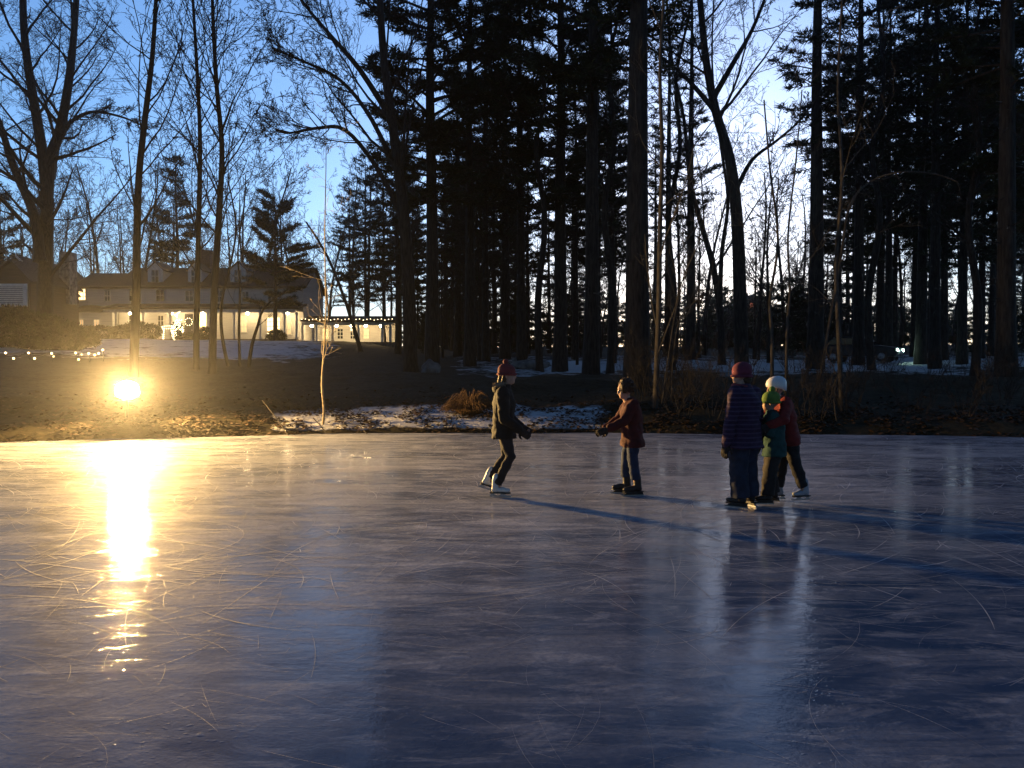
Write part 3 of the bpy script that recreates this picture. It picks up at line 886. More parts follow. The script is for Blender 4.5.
def house():
    D = 75.0; yw = 76.0
    x0, x1 = hx(114), hx(301); zb = hz(341); ze = hz(286); zr = hz(264)
    root = empty('house', ((x0 + x1) / 2, yw, zb)); tag(root, 'long white two storey house with a lit porch and three roof dormers', 'house')
    inv = Matrix.Translation(-root.location)
    class Sub(MB):
        def build(self, name, mats, parent=None, smooth=False):
            if parent is root or parent is None or parent.get('_p'):
                off = root.location
                self.v = [p - off for p in self.v]
            o = super().build(name, mats, parent or root, smooth); return o
    S = Sub
    def pwin(parent, *a, **k):
        o = window(parent, *a, **k)
        return o
    off = root.location
    def W(parent, x0, x1, z0, z1, y, pane, **k):
        return window(parent, x0 - off.x, x1 - off.x, z0 - off.z, z1 - off.z, y - off.y, pane, **k)
    # main block with gable ends
    mb = S(); d1 = 84.0; ym = (yw + d1) / 2
    mb.poly_prism([Vector((x0, yw, zb - .8)), Vector((x0, d1, zb - .8)), Vector((x0, d1, ze)), Vector((x0, ym, zr)), Vector((x0, yw, ze))], (x1 - x0, 0, 0))
    mb.build('wall', M['siding'])
    mb = S(); gable_roof_x(mb, x0, x1, yw, d1, ze + .03, zr + .05); rf = mb.build('roof', M['shingle'])
    # chimney
    cx = hx(208, 80); mb = S(); mb.bx(cx - .55, cx + .55, 79.4, 80.4, zr - 1, hz(252, 79)); mb.bx(cx - .65, cx + .65, 79.3, 80.5, hz(252, 79), hz(250, 79)); mb.build('chimney', M['brick'])
    # dormers
    for (a, b) in ((141, 156.5), (182, 196), (225, 241)):
        xa, xb = hx(a), hx(b); za, zt = hz(283), hz(268); zp = hz(260.5); yf = 76.6
        mb = S(); mb.poly_prism([Vector((xa, yf, za)), Vector((xb, yf, za)), Vector((xb, yf, zt)), Vector(((xa + xb) / 2, yf, zp)), Vector((xa, yf, zt))], (0, 3.2, 0))
        dm = mb.build('dormer', M['white_trim'])
        r = S(); xm = (xa + xb) / 2
        for (u0, u1) in ((xa - .15, xm), (xb + .15, xm)):
            zz = zt - .15 * (zp - zt) / (xm - xa)
            r.poly_prism([Vector((u0, yf - .15, zz + .02)), Vector((u1, yf - .15, zp + .02)), Vector((u1, yf - .15, zp + .14)), Vector((u0, yf - .15, zz + .14))], (0, 3.3, 0))
        r.v = [p - off for p in r.v]; MB.build(r, 'dormer_roof', M['shingle'], dm, False)
        W(dm, xm - .42, xm + .42, za + .12, zt + .05, yf, M['dark_glass'], cols=2, rows=2)
    # upper windows
    for (a, b, t, bt) in ((129.5, 137.5, 289, 302), (156.5, 166, 289, 302), (185.5, 195, 290, 302), (216, 224, 290, 303), (242, 250, 291, 303), (268, 276, 291, 303)):
        W(root, hx(a, 76), hx(b, 76), hz(bt, 76), hz(t, 76), yw, M['dark_glass'])
    # porch
    pz = hz(309.5); pf = 73.2
    mb = S(); mb.poly_prism([Vector((x0 - .2, pf - .3, pz - .12)), Vector((x0 - .2, yw - .01, pz + .45)), Vector((x0 - .2, yw - .01, pz + .62)), Vector((x0 - .2, pf - .3, pz + .04))], (hx(305) - x0 + .2, 0, 0))
    mb.build('porch_roof', M['shingle'])
    mb = S(); mb.bx(x0, x1 - .002, pf - .12, pf + .08, pz - .42, pz - .14); mb.build('porch_beam', M['white_trim'])
    mb = S(); mb.bx(x0, x1, pf + .1, yw - .01, pz - .2, pz - .15); mb.build('porch_ceiling', M['white_trim'])
    mb = S(); mb.bx(x0 - .1, x1 + .1, pf - .25, yw - .01, zb - .7, zb + .12); mb.build('porch_floor', M['porch_wood'])
    for px in (117, 144, 171, 198, 209, 235, 261, 285, 297):
        x = hx(px, pf); mb = S(); mb.bx(x - .09, x + .09, pf - .1, pf + .07, zb + .12, pz - .42)
        mb.bx(x - .14, x + .14, pf - .14, pf + .11, zb + .121, zb + .3); mb.bx(x - .14, x + .14, pf - .14, pf + .11, pz - .55, pz - .421)
        mb.build('porch_post', M['white_trim'])
    # ground floor openings
    W(root, hx(129, 76), hx(137, 76), hz(333, 76), hz(314, 76), yw, M['dark_glass'], rows=3)
    W(root, hx(158, 76), hx(165, 76), hz(333, 76), hz(315, 76), yw, M['dark_glass'], rows=3)
    W(root, hx(199, 76), hx(207.5, 76), hz(335, 76), hz(313, 76), yw, M['lit_window'], rows=3)
    W(root, hx(241, 76), hx(248, 76), hz(333, 76), hz(315, 76), yw, M['lit_window_soft'], rows=3)
    W(root, hx(267, 76), hx(281, 76), hz(336, 76), hz(317, 76), yw, M['lit_window'], cols=4, rows=4, t=.07)
    W(root, hx(287, 76), hx(292, 76), hz(335, 76), hz(318, 76), yw, M['lit_window_soft'], rows=3)
    mb = S(); xa, xb = hx(185.5, 76), hx(194, 76); mb.bx(xa, xb, yw - .06, yw - .005, zb + .125, hz(314, 76)); dr = mb.build('door', M['metal_dark'])
    mb = S(); 
    for q in (xa - .13, xb + .01): mb.bx(q, q + .12, yw - .09, yw - .004, zb + .125, hz(314, 76) + .14)
    mb.bx(xa - .01, xb + .01, yw - .09, yw - .004, hz(314, 76) + .01, hz(314, 76) + .14)
    mb.v = [p - off for p in mb.v]; MB.build(mb, 'door_frame', M['white_trim'], dr, False)
    mb = MB(); mb.ball(Vector((xb - .12, yw - .1, zb + 1.1)) - off, .045); mb.build('handle', M['chrome'], dr)
    # left wing (lower)
    a0, a1 = hx(66), hx(114) - .01; we = hz(285.5); wr = hz(269); yk = 77.0
    mb = S(); ym2 = 80.5; mb.poly_prism([Vector((a0, yk, zb - .8)), Vector((a0, 84, zb - .8)), Vector((a0, 84, we)), Vector((a0, ym2, wr)), Vector((a0, yk, we))], (a1 - a0, 0, 0)); mb.build('wing_wall', M['siding'])
    mb = S(); gable_roof_x(mb, a0, a1 - .36, yk, 84, we + .03, wr + .05); mb.build('wing_roof', M['shingle'])
    W(root, hx(78, 77), hx(87.5, 77), hz(301, 77), hz(288.5, 77), yk, M['lit_window'], cols=3, rows=3, t=.1)
    W(root, hx(105, 77), hx(112, 77), hz(302, 77), hz(290, 77), yk, M['dark_glass'])
    # entry bay with curved hood under the wing
    b0, b1 = hx(75), hx(112); mb = S(); by = 75.2
    mb.bx(b0, b1, by, yk - .01, zb - .7, hz(312)); mb.build('entry_bay', M['siding'])
    arc = []
    for i in range(13):
        t = i / 12; arc.append(Vector((b0 - .4 + (b1 - b0 + .8) * t, by - .4, hz(312) + .02 + .62 * math.sin(math.pi * t) ** .7)))
    mb = S(); mb.poly_prism([Vector((b0 - .4, by - .4, hz(312) + .005))] + arc[1:-1] + [Vector((b1 + .4, by - .4, hz(312) + .005))], (0, yk - by + .39, 0)); mb.build('entry_roof', M['shingle'])
    W(root, hx(80, by), hx(85, by), hz(336, by), hz(319, by), by, M['lit_window_soft'], rows=3)
    W(root, hx(94, by), hx(101, by), hz(327, by), hz(319, by), by, M['lit_window_soft'], rows=2)
    # projecting dark gabled wing further left
    g0, g1 = hx(22), hx(67); gy = 73.0; gp = hz(261); gb = hz(293)
    xm = hx(33); ze1 = gb; ze0 = hz(270)
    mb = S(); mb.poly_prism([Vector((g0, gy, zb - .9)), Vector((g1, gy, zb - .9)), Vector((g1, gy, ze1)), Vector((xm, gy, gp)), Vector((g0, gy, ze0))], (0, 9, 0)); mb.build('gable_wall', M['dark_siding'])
    mb = S()
    for (u0, z0, u1, z1) in ((g0 - .3, ze0 - .15, xm, gp), (g1 + .35, ze1 - .32, xm, gp)):
        mb.poly_prism([Vector((u0, gy - .35, z0 + .03)), Vector((u1, gy - .35, z1 + .03)), Vector((u1, gy - .35, z1 + .2)), Vector((u0, gy - .35, z0 + .2))], (0, 9.6, 0))
    mb.build('gable_roof', M['shingle'])
    mb = S(); mb.poly_prism([Vector((g1 + .35, gy - .4, ze1 - .34)), Vector((xm, gy - .4, gp + .0)), Vector((xm, gy - .4, gp + .24)), Vector((g1 + .35, gy - .4, ze1 - .1))], (0, .045, 0)); mb.build('fascia', M['white_trim'])
    W(root, hx(30, gy), hx(36, gy), hz(299, gy), hz(281, gy), gy, M['lit_window'], rows=3)
    W(root, hx(52, gy), hx(64, gy), hz(327, gy), hz(318, gy), gy, M['lit_window'], cols=3, rows=1)
    return root
house()

def porch_light(x, y, z, label, r=.13, mat='porch_bulb'):
    root = empty('porch_light', (x, y, z)); tag(root, label, 'porch light')
    mb = MB(); mb.ball((0, 0, -r - .07), r); mb.build('globe', M[mat], root)
    mb = MB(); mb.tube([(0, 0, -.08), (0, 0, .0)], [.07, .09], 12); mb.build('mount', M['metal_dark'], root)
pzc = hz(309.5) - .2
for px, lab in ((131, 'glowing globe light under the left end of the porch'), (172, 'glowing globe light above the lit reindeer'), (203, 'glowing globe light right of the wreath door'),
                (248, 'glowing globe light in the right half of the porch'), (288, 'glowing globe light at the far right of the house porch')):
    porch_light(hx(px, 74.8), 74.8, pzc, lab)

def wreath():
    mb = MB(); x, y, z = hx(190, 76), 75.9, hz(322, 76)
    rg = random.Random(2)
    root = empty('wreath', (x, y, z)); tag(root, 'round evergreen wreath with small lights hanging on the front door', 'wreath')
    pts = [Vector((.36 * math.cos(a), 0, .36 * math.sin(a))) for a in np.linspace(0, 6.2832, 25)]
    mb.tube(pts, [.09 * rg.uniform(.8, 1.2) for _ in pts], 8); mb.build('greenery', M['shrub_leaf'], root)
    for k in range(10):
        a = k * .628; b = MB(); b.ball((.36 * math.cos(a), -.1, .36 * math.sin(a)), .035, 8, 6); b.build('bulb', M['fairy_small'], root)
wreath()

def lit_deer():
    x, y, z = hx(171, 71.5), 71.5, ground(hx(171, 71.5), 71.5)
    root = empty('light_reindeer', (x, y, z)); tag(root, 'light strung reindeer figure with raised antlers in front of the porch', 'reindeer light')
    mb = MB()
    wr = [.02, .02]
    sk = [((-.75, 0, 1.05), (.35, 0, 1.1)), ((-.75, 0, 1.28), (.3, 0, 1.36)), ((-.75, 0, 1.05), (-.75, 0, 1.28)), ((.3, 0, 1.36), (.62, 0, 1.95)), ((.35, 0, 1.1), (.75, 0, 1.8)),
          ((.62, 0, 1.95), (1.05, 0, 1.9)), ((.75, 0, 1.8), (1.05, 0, 1.86)), ((.62, 0, 1.95), (.5, .1, 2.4)), ((.62, 0, 1.95), (.75, -.1, 2.45)), ((.5, .1, 2.4), (.7, .12, 2.6)), ((.75, -.1, 2.45), (.95, -.1, 2.65)), ((.56, .05, 2.2), (.35, .1, 2.35)),
          ((-.7, .12, 1.05), (-.75, .12, 0)), ((-.55, -.12, 1.05), (-.6, -.12, 0)), ((.2, .12, 1.1), (.22, .12, 0)), ((.35, -.12, 1.1), (.4, -.12, 0))]
    for a, b in sk: mb.tube([a, b], wr, 5)
    mb.build('wire_frame', M['metal_dark'], root)
    b = MB()
    for p, q in sk:
        p, q = Vector(p), Vector(q); n = max(2, int((q - p).length / .16))
        for i in range(n + 1): b.ball(p.lerp(q, i / n) + Vector((0, -.03, 0)), .036, 6, 5)
    b.build('string_lights', M['fairy_small'], root)
lit_deer()

def leafy(name, loc, r, n, label, cat, seed, group=None, lights=0, leaf=.12):
    """a clipped evergreen: stems inside, leaf faces through the volume"""
    nr = np.random.RandomState(seed)
    root = empty(name, loc); tag(root, label, cat, group)
    mb = MB(); rg = random.Random(seed)
    for k in range(9):
        a = rg.uniform(0, 6.28); e = Vector((r[0] * .8 * math.cos(a), r[1] * .8 * math.sin(a), r[2] * rg.uniform(.7, 1.7)))
        mb.tube([(0, 0, -.1), e * .5, e], [.05, .03, .012], 5)
    mb.build('stems', M['bark'], root)
    d = nr.normal(0, 1, (n, 3)); d /= np.linalg.norm(d, axis=1)[:, None]
    lump = np.array([1 + .28 * mnoise.noise(Vector(q) * 2.2 + Vector((seed, 0, 0))) for q in d])[:, None]
    c = d * (nr.uniform(.25, 1, (n, 1)) ** .4) * lump * np.array(r); c[:, 2] += r[2]
    c[:, 2] = np.maximum(c[:, 2], .02)
    dd = d + nr.normal(0, .6, (n, 3)); dd /= np.linalg.norm(dd, axis=1)[:, None]
    s = np.cross(dd, nr.normal(0, 1, (n, 3))); s /= np.linalg.norm(s, axis=1)[:, None]
    L = leaf * nr.uniform(.6, 1.3, (n, 1))
    V = np.stack([c - s * L * .35, c + s * L * .35, c + dd * L * 1.3], 1)
    link('foliage', tri_mesh('foliage', V, M['shrub_leaf']), root)
    if lights:
        b = MB()
        for k in range(lights):
            u = Vector((rg.gauss(0, 1), -abs(rg.gauss(0, 1)), rg.gauss(0, 1))).normalized()
            b.ball(Vector((u.x * r[0], u.y * r[1], u.z * r[2] + r[2])), .05, 6, 5)
        b.build('string_lights', M['fairy_small'], root)
    return root
def sh(px, d, r, n, label, seed, **k): leafy('shrub', gxy(px, d), r, n, label, 'shrub', seed, **k)
sh(122, 70.5, (1.0, .8, .75), 2600, 'dark rounded shrub at the left corner of the porch', 1)
sh(137, 70.3, (1.25, .9, .85), 3000, 'wide dark shrub in front of the porch window', 2)
sh(152, 70.6, (.9, .8, .7), 2200, 'dark shrub just left of the lit reindeer', 3)
sh(178, 72.3, (.55, .5, .95), 2000, 'bright light wrapped shrub right of the reindeer', 4, lights=70)
sh(187, 70.6, (1.0, .7, .32), 2000, 'low dark shrub below the wreath door', 5)
sh(206, 70.9, (.75, .7, .6), 2000, 'small dark shrub below the bright porch window', 6)
sh(101, 71, (1.3, .9, .75), 3000, 'dark shrub in front of the rounded entry bay', 7)
sh(277, 70.5, (.9, .7, .55), 2000, 'low shrub in front of the many paned lit window', 8)
# dark hedge mass on the left with a strand of bulbs along its foot
for i, (px, d, r, lab) in enumerate(((8, 47, (3.0, 1.6, 1.25), 'broad dark hedge mound at the left edge'), (42, 46.5, (2.2, 1.5, 1.05), 'dark hedge mound below the huge bare tree'),
                                     (68, 46, (1.7, 1.3, .75), 'low dark hedge mound nearest the house lawn'))):
    leafy('hedge', gxy(px, d), r, 6500, lab, 'hedge', 40 + i, leaf=.17)
def strand():
    d = 34.5; px = [-8, 6, 14, 29, 35, 52, 54, 76, 79, 82, 89, 95, 99, 103]
    py = [352, 352.5, 358, 352.5, 358, 353, 356, 352.5, 359, 354, 353, 354.5, 353, 349.5]
    pts = [at(a, b, d) for a, b in zip(px, py)]
    root = empty('string_lights', gxy(45, d)); tag(root, 'string of warm fairy lights strung along the foot of the dark hedge', 'string lights')
    b = root.location
    w = MB()
    path = smooth_path([p - b + Vector((0, 0, .03)) for p in pts], 3)
    w.tube(path, [.012] * len(path), 4); w.build('cable', M['metal_dark'], root)
    for i in (0, 3, 5, 7, 10, 13):
        s = MB(); p = pts[i] - b; gz = ground(pts[i].x, d) - b.z
        s.tube([(p.x, p.y + .03, gz - .1), (p.x, p.y + .03, p.z + .06)], [.02, .02], 5); s.build('stake', M['metal_dark'], root)
    for i, p in enumerate(pts):
        m = MB(); m.ball(p - b + Vector((0, -.03, -.02)), .05 if i not in (6, 9) else .035, 8, 6); m.build('bulb', M['fairy_bulb'], root)
strand()

def pavilion():
    d = 74.0; x0, x1 = hx(302, d), hx(392, d); zb = hz(343, d); zt = hz(322, d)
    root = empty('pavilion', ((x0 + x1) / 2, d, zb)); tag(root, 'low open porch pavilion with white posts glowing warm beside the house', 'pavilion')
    o = root.location
    def B(mb, name, mat): mb.v = [p - o for p in mb.v]; return mb.build(name, mat, root, False)
    mb = MB(); mb.bx(x0 - .1, x1 + .2, d - .2, d + 5, zb - .9, zb + .1); B(mb, 'floor', M['porch_wood'])
    mb = MB(); mb.poly_prism([Vector((x0, d - .5, zt)), Vector((x0, d + 2.4, zt + .55)), Vector((x0, d + 5.3, zt)), Vector((x0, d + 5.3, zt + .15)), Vector((x0, d + 2.4, zt + .72)), Vector((x0, d - .5, zt + .15))], (x1 - x0 + .4, 0, 0)); B(mb, 'roof', M['shingle'])
    mb = MB(); mb.bx(x0, x1 + .1, d - .1, d + .1, zt - .3, zt - .02); B(mb, 'beam', M['white_trim'])
    mb = MB(); mb.bx(x0, x1, d + .12, d + 4.78, zt - .06, zt - .01); B(mb, 'ceiling', M['white_trim'])
    mb = MB(); mb.bx(x0, x1, d + 4.8, d + 5, zb + .1, zt - .02); B(mb, 'back_wall', M['siding'])
    for px in (303, 317, 333, 359, 382.5, 390.5):
        x = hx(px, d); mb = MB(); mb.bx(x - .11, x + .11, d - .11, d + .09, zb + .1, zt - .3); B(mb, 'post', M['white_trim'])
    for (a, b, pm) in ((322, 330, 'lit_window_soft'), (337, 344, 'dark_glass'), (350, 356, 'dark_glass'), (363, 370, 'lit_window_soft')):
        f = window(root, hx(a, d + 4.8) - o.x, hx(b, d + 4.8) - o.x, zb + .5 - o.z, zt - .35 - o.z, d + 4.8 - o.y, M[pm], rows=3)
    return x0, x1, zt, d
px0, px1, pzt, pd = pavilion()
for i, px in enumerate((312, 337, 352, 366, 381)):
    porch_light(hx(px, pd + 1.3), pd + 1.3, pzt - .08, ('glowing globe under the left end of the pavilion roof', 'second glowing globe from the left in the pavilion', 'middle glowing globe in the pavilion', 'second glowing globe from the right in the pavilion', 'glowing globe under the right end of the pavilion roof')[i], .14)
def roof_string():
    root = empty('string_lights', (px0, pd - .55, pzt)); tag(root, 'row of tiny bulbs along the pavilion roof edge', 'string lights')
    w = MB(); L = px1 - px0 + .3
    w.tube([(0, 0, .2), (L, 0, .2)], [.012, .012], 4); w.build('cable', M['metal_dark'], root)
    for k in range(26):
        b = MB(); b.ball((L * (k + .5) / 26, -.03, .2 + .06 * math.sin(k * 2.1)), .032, 6, 5); b.build('bulb', M['fairy_small'], root)
roof_string()

def outbuilding():
    d = 62.0; x0, x1 = hx(-22, d), hx(31, d); gx = (x0 + x1) / 2; zb = ground(gx, d) - .3; ze = hz(281, d)
    root = empty('garage', (gx, d, zb)); tag(root, 'small building with pale louvred gable wall at the left edge', 'garage')
    o = root.location
    def B(mb, name, mat, p=root): mb.v = [q - o for q in mb.v]; return mb.build(name, mat, p, False)
    mb = MB(); xm = hx(14, d); zp = hz(262, d)
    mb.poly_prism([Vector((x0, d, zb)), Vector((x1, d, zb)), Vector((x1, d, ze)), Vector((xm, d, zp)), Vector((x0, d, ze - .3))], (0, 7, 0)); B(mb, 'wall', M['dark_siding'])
    mb = MB()
    for (u0, z0, u1, z1) in ((x0 - .3, ze - .5, xm, zp), (x1 + .3, ze - .25, xm, zp)):
        mb.poly_prism([Vector((u0, d - .35, z0 + .03)), Vector((u1, d - .35, z1 + .03)), Vector((u1, d - .35, z1 + .2)), Vector((u0, d - .35, z0 + .2))], (0, 7.5, 0))
    B(mb, 'roof', M['shingle'])
    mb = MB(); a, b, t, q = hx(-18, d), hx(29, d), hz(284, d), hz(307, d)
    mb.bx(a, a + .35, d - .09, d - .004, q, t); mb.bx(b - .35, b, d - .09, d - .004, q, t); mb.bx(a + .35, b - .35, d - .09, d - .004, t - .2, t); mb.bx(a + .35, b - .35, d - .09, d - .004, q, q + .2)
    fr = B(mb, 'louvre_frame', M['white_trim'])
    mb = MB()
    for k in range(9):
        z = q + .2 + (t - q - .4) * (k + .5) / 9
        mb.poly_prism([Vector((a + .35, d - .08, z - .07)), Vector((a + .35, d - .006, z + .03)), Vector((a + .35, d - .006, z + .06)), Vector((a + .35, d - .08, z - .04))], (b - a - .7, 0, 0))
    B(mb, 'louvres', M['white_trim'], fr)
    mb = MB(); mb.bx(hx(24, d), hx(35, d), d + 5, d + 6.2, zp - 3, hz(252, d + 5)); B(mb, 'chimney', M['rock'])
outbuilding()

def cabin():
    d = 112.0; x = hx(753, d); g = ground(x, d)
    root = empty('cabin', (x, d, g)); tag(root, 'distant cabin with a glowing orange window seen through the trees', 'cabin')
    mb = MB(); mb.poly_prism([Vector((-4, 0, -.5)), Vector((4, 0, -.5)), Vector((4, 0, 4.6)), Vector((0, 0, 7.4)), Vector((-4, 0, 4.6))], (0, 9, 0)); mb.build('wall', M['dark_siding'], root, False)
    mb = MB()
    for s in (-1, 1):
        mb.poly_prism([Vector((s * 4.5, -.4, 4.3)), Vector((0, -.4, 7.45)), Vector((0, -.4, 7.65)), Vector((s * 4.5, -.4, 4.5))], (0, 9.8, 0))
    mb.build('roof', M['shingle'], root, False)
    zc = CAMZ + (367 - 309) / F * d - g
    zw = min(zc, 5.2)
    window(root, -.6, .55, zw - 1.1, zw + 1.2, 0, M['orange_window'], cols=2, rows=3)
    window(root, 2.1, 2.6, 2.6, 3.3, 0, M['lit_window_soft'], cols=2, rows=2)
    window(root, 3.2, 3.7, 2.4, 3.1, 0, M['lit_window_soft'], cols=2, rows=2)
cabin()

def car():
    d = 46.0; px = 861; x, y, z = gxy(px, d)
    root = empty('parked_car', (x, y, z), R(-90 + 50)); tag(root, 'dark car parked in the woods with both headlights on', 'car')
    # local +X is the front
    def prof(w0, pts):
        mb = MB(); mb.poly_prism([Vector((a, -w0, b)) for a, b in pts], (0, 2 * w0, 0)); return mb
    paint = noisy('car_paint', (0.02, 0.022, 0.028), (0.028, 0.03, 0.036), 4, .3)
    o = prof(.88, [(-2.15, .35), (2.1, .32), (2.18, .55), (2.1, .82), (1.1, .98), (-2.1, 1.02), (-2.2, .7)]).build('body', paint, root, False)
    bv = o.modifiers.new('b', 'BEVEL'); bv.width = .08; bv.segments = 3
    o = prof(.74, [(-2.0, 1.0), (.95, .96), (.25, 1.45), (-1.4, 1.5)]).build('cabin', M['dark_glass'], root, False)
    bv = o.modifiers.new('b', 'BEVEL'); bv.width = .07; bv.segments = 3
    mb = MB(); mb.bx(-1.35, .2, -.7, .7, 1.49, 1.53); mb.build('roof', paint, root, False)
    for (a, s) in ((1.35, 1), (1.35, -1), (-1.35, 1), (-1.35, -1)):
        mb = MB(); mb.tube([(a, s * .70, .33), (a, s * .91, .33)], [.33, .33], 20); wl = mb.build('wheel', M['metal_dark'], root)
        mb = MB(); mb.tube([(a, s * .905, .33), (a, s * .925, .33)], [.2, .18], 14); mb.build('rim', M['chrome'], wl)
    for s in (-1, 1):
        mb = MB(); mb.ball((2.12, s * .63, .68), (.07, .16, .095)); mb.build('headlight', M['headlight'], root)
    mb = MB(); mb.bx(2.13, 2.2, -.4, .4, .5, .66); mb.build('grille', M['chrome'], root, False)
car()

def wires():
    for (p, q, sag, lab) in ((at(-40, 200, 100), at(400, 222, 104), 1.6, 'upper thin power line crossing the sky behind the bare trees'), (at(-40, 214, 101), at(400, 262, 104), 1.6, 'lower thin power line sloping down behind the bare trees')):
        mb = MB(); pts = []
        for i in range(25):
            t = i / 24; r = p.lerp(q, t); pts.append(r - Vector((0, 0, sag * 4 * t * (1 - t))))
        mb.tube([a - p for a in pts], [.025] * 25, 4); o = mb.build('power_line', M['metal_dark']); o.location = p
        tag(o, lab, 'power line')
    for (px, d, y1) in ((401, 104, 215),):
        x, y, z = gxy(px, d); root = empty('utility_pole', (x, y, z)); tag(root, 'wooden utility pole behind the wide bare tree', 'utility pole')
        h = at(px, y1, d).z - z
        mb = MB(); mb.tube([(0, 0, -.5), (0, 0, h)], [.16, .12], 10); mb.build('pole', M['bark'], root)
        mb = MB(); mb.bx(-.9, .9, -.07, .07, h - .8, h - .65); mb.build('crossarm', M['bark'], root, False)
wires()


# ------------------------------------------------------------------ people (local +X is where they face, +Y their left)
def fabric(name, c, rough=.85, stripe=None):
    m = noisy(name, tuple(q * .75 for q in c), tuple(min(1, q * 1.2) for q in c), 14, rough, .004, 60)
    if stripe:
        nt = m.node_tree; N, L = nt.nodes, nt.links; b = N['Principled BSDF']
        src = b.inputs['Base Color'].links[0].from_socket
        tc = N.new('ShaderNodeTexCoord'); sp = N.new('ShaderNodeSeparateXYZ'); L.new(tc.outputs['Object'], sp.inputs[0])
        mu = N.new('ShaderNodeMath'); mu.operation = 'MULTIPLY'; mu.inputs[1].default_value = stripe[1]; L.new(sp.outputs[2], mu.inputs[0])
        fr = N.new('ShaderNodeMath'); fr.operation = 'FRACT'; L.new(mu.outputs[0], fr.inputs[0])
        lt = N.new('ShaderNodeMath'); lt.operation = 'LESS_THAN'; lt.inputs[1].default_value = .3; L.new(fr.outputs[0], lt.inputs[0])
        mx = N.new('ShaderNodeMix'); mx.data_type = 'RGBA'; L.new(lt.outputs[0], mx.inputs[0]); L.new(src, mx.inputs[6]); mx.inputs[7].default_value = (*stripe[0], 1)
        L.new(mx.outputs[2], b.inputs['Base Color'])
    return m
M['skin'] = noisy('skin', (0.42, 0.25, 0.18), (0.50, 0.31, 0.23), 20, .55)
M['eye'] = glassy('eye', (0.03, 0.02, 0.015), .2)
M['hair_brown'] = noisy('hair_brown', (0.03, 0.017, 0.009), (0.075, 0.042, 0.022), 40, .6, .01, 60)
M['fur'] = noisy('fur', (0.14, 0.11, 0.08), (0.30, 0.25, 0.19), 40, .9, .02, 70)
M['glove'] = fabric('glove', (0.025, 0.022, 0.022))
M['steel'] = M['chrome']
M['white_boot'] = noisy('white_boot', (0.62, 0.62, 0.60), (0.75, 0.75, 0.72), 9, .45)
M['black_boot'] = noisy('black_boot', (0.015, 0.015, 0.016), (0.035, 0.034, 0.034), 9, .5)
M['grey_boot'] = noisy('grey_boot', (0.22, 0.25, 0.30), (0.40, 0.43, 0.48), 9, .5)

def V3(*a): return Vector(a)

def head_shape(mb, c, s=1.0, yaw=0.0, pitch=0.0):
    """skull, jaw, nose, ears, brow, chin about centre c"""
    Rm = Matrix.Rotation(yaw, 3, 'Z') @ Matrix.Rotation(pitch, 3, 'Y')
    def P(x, y, z): return c + Rm @ Vector((x * s, y * s, z * s))
    def b(x, y, z, rx, ry, rz): mb.ball(P(x, y, z), (rx * s, ry * s, rz * s), 16, 12, Rm)
    b(-.012, 0, .025, .098, .078, .095); b(.018, 0, -.045, .074, .062, .075); b(.055, 0, -.085, .034, .034, .028)
    b(.085, 0, -.012, .022, .016, .030); b(.095, 0, -.028, .017, .017, .014); b(.072, 0, .035, .022, .055, .018)
    b(.078, 0, -.062, .014, .027, .010)
    for q in (-1, 1): b(-.008, q * .080, -.015, .022, .013, .032); b(.056, q * .038, -.035, .025, .022, .025)
    return P

def hand(mb, wrist, dirv, palm_n, s=1.0, curl=.5, thumb=1):
    d = dirv.normalized(); n = (palm_n - d * palm_n.dot(d)).normalized(); sd = d.cross(n)
    mb.limb([wrist - d * .03 * s, wrist + d * .03 * s], [.034 * s, .036 * s], 10)
    mb.ball(wrist + d * .055 * s, (.050 * s, .022 * s, .042 * s), 12, 8, Matrix((d, n, sd)).transposed())
    for k, (o, L) in enumerate(((-.033, .068), (-.011, .078), (.011, .074), (.033, .058))):
        p = wrist + d * .088 * s + sd * o * s
        a = curl * .6; d1 = (d * math.cos(a) + n * math.sin(a)); a2 = curl * 1.5; d2 = (d * math.cos(a2) + n * math.sin(a2))
        q = p + d1 * L * .5 * s; e = q + d2 * L * .5 * s
        mb.limb([p - d * .02 * s, q, e], [.0115 * s, .0105 * s, .009 * s], 8)
    p = wrist + d * .03 * s - sd * .035 * s * thumb
    e1 = p + (d * .7 - sd * .75 * thumb + n * .25).normalized() * .04 * s; e2 = e1 + (d * .95 - sd * .2 * thumb + n * .35).normalized() * .032 * s
    mb.limb([p, e1, e2], [.015 * s, .012 * s, .010 * s], 8)

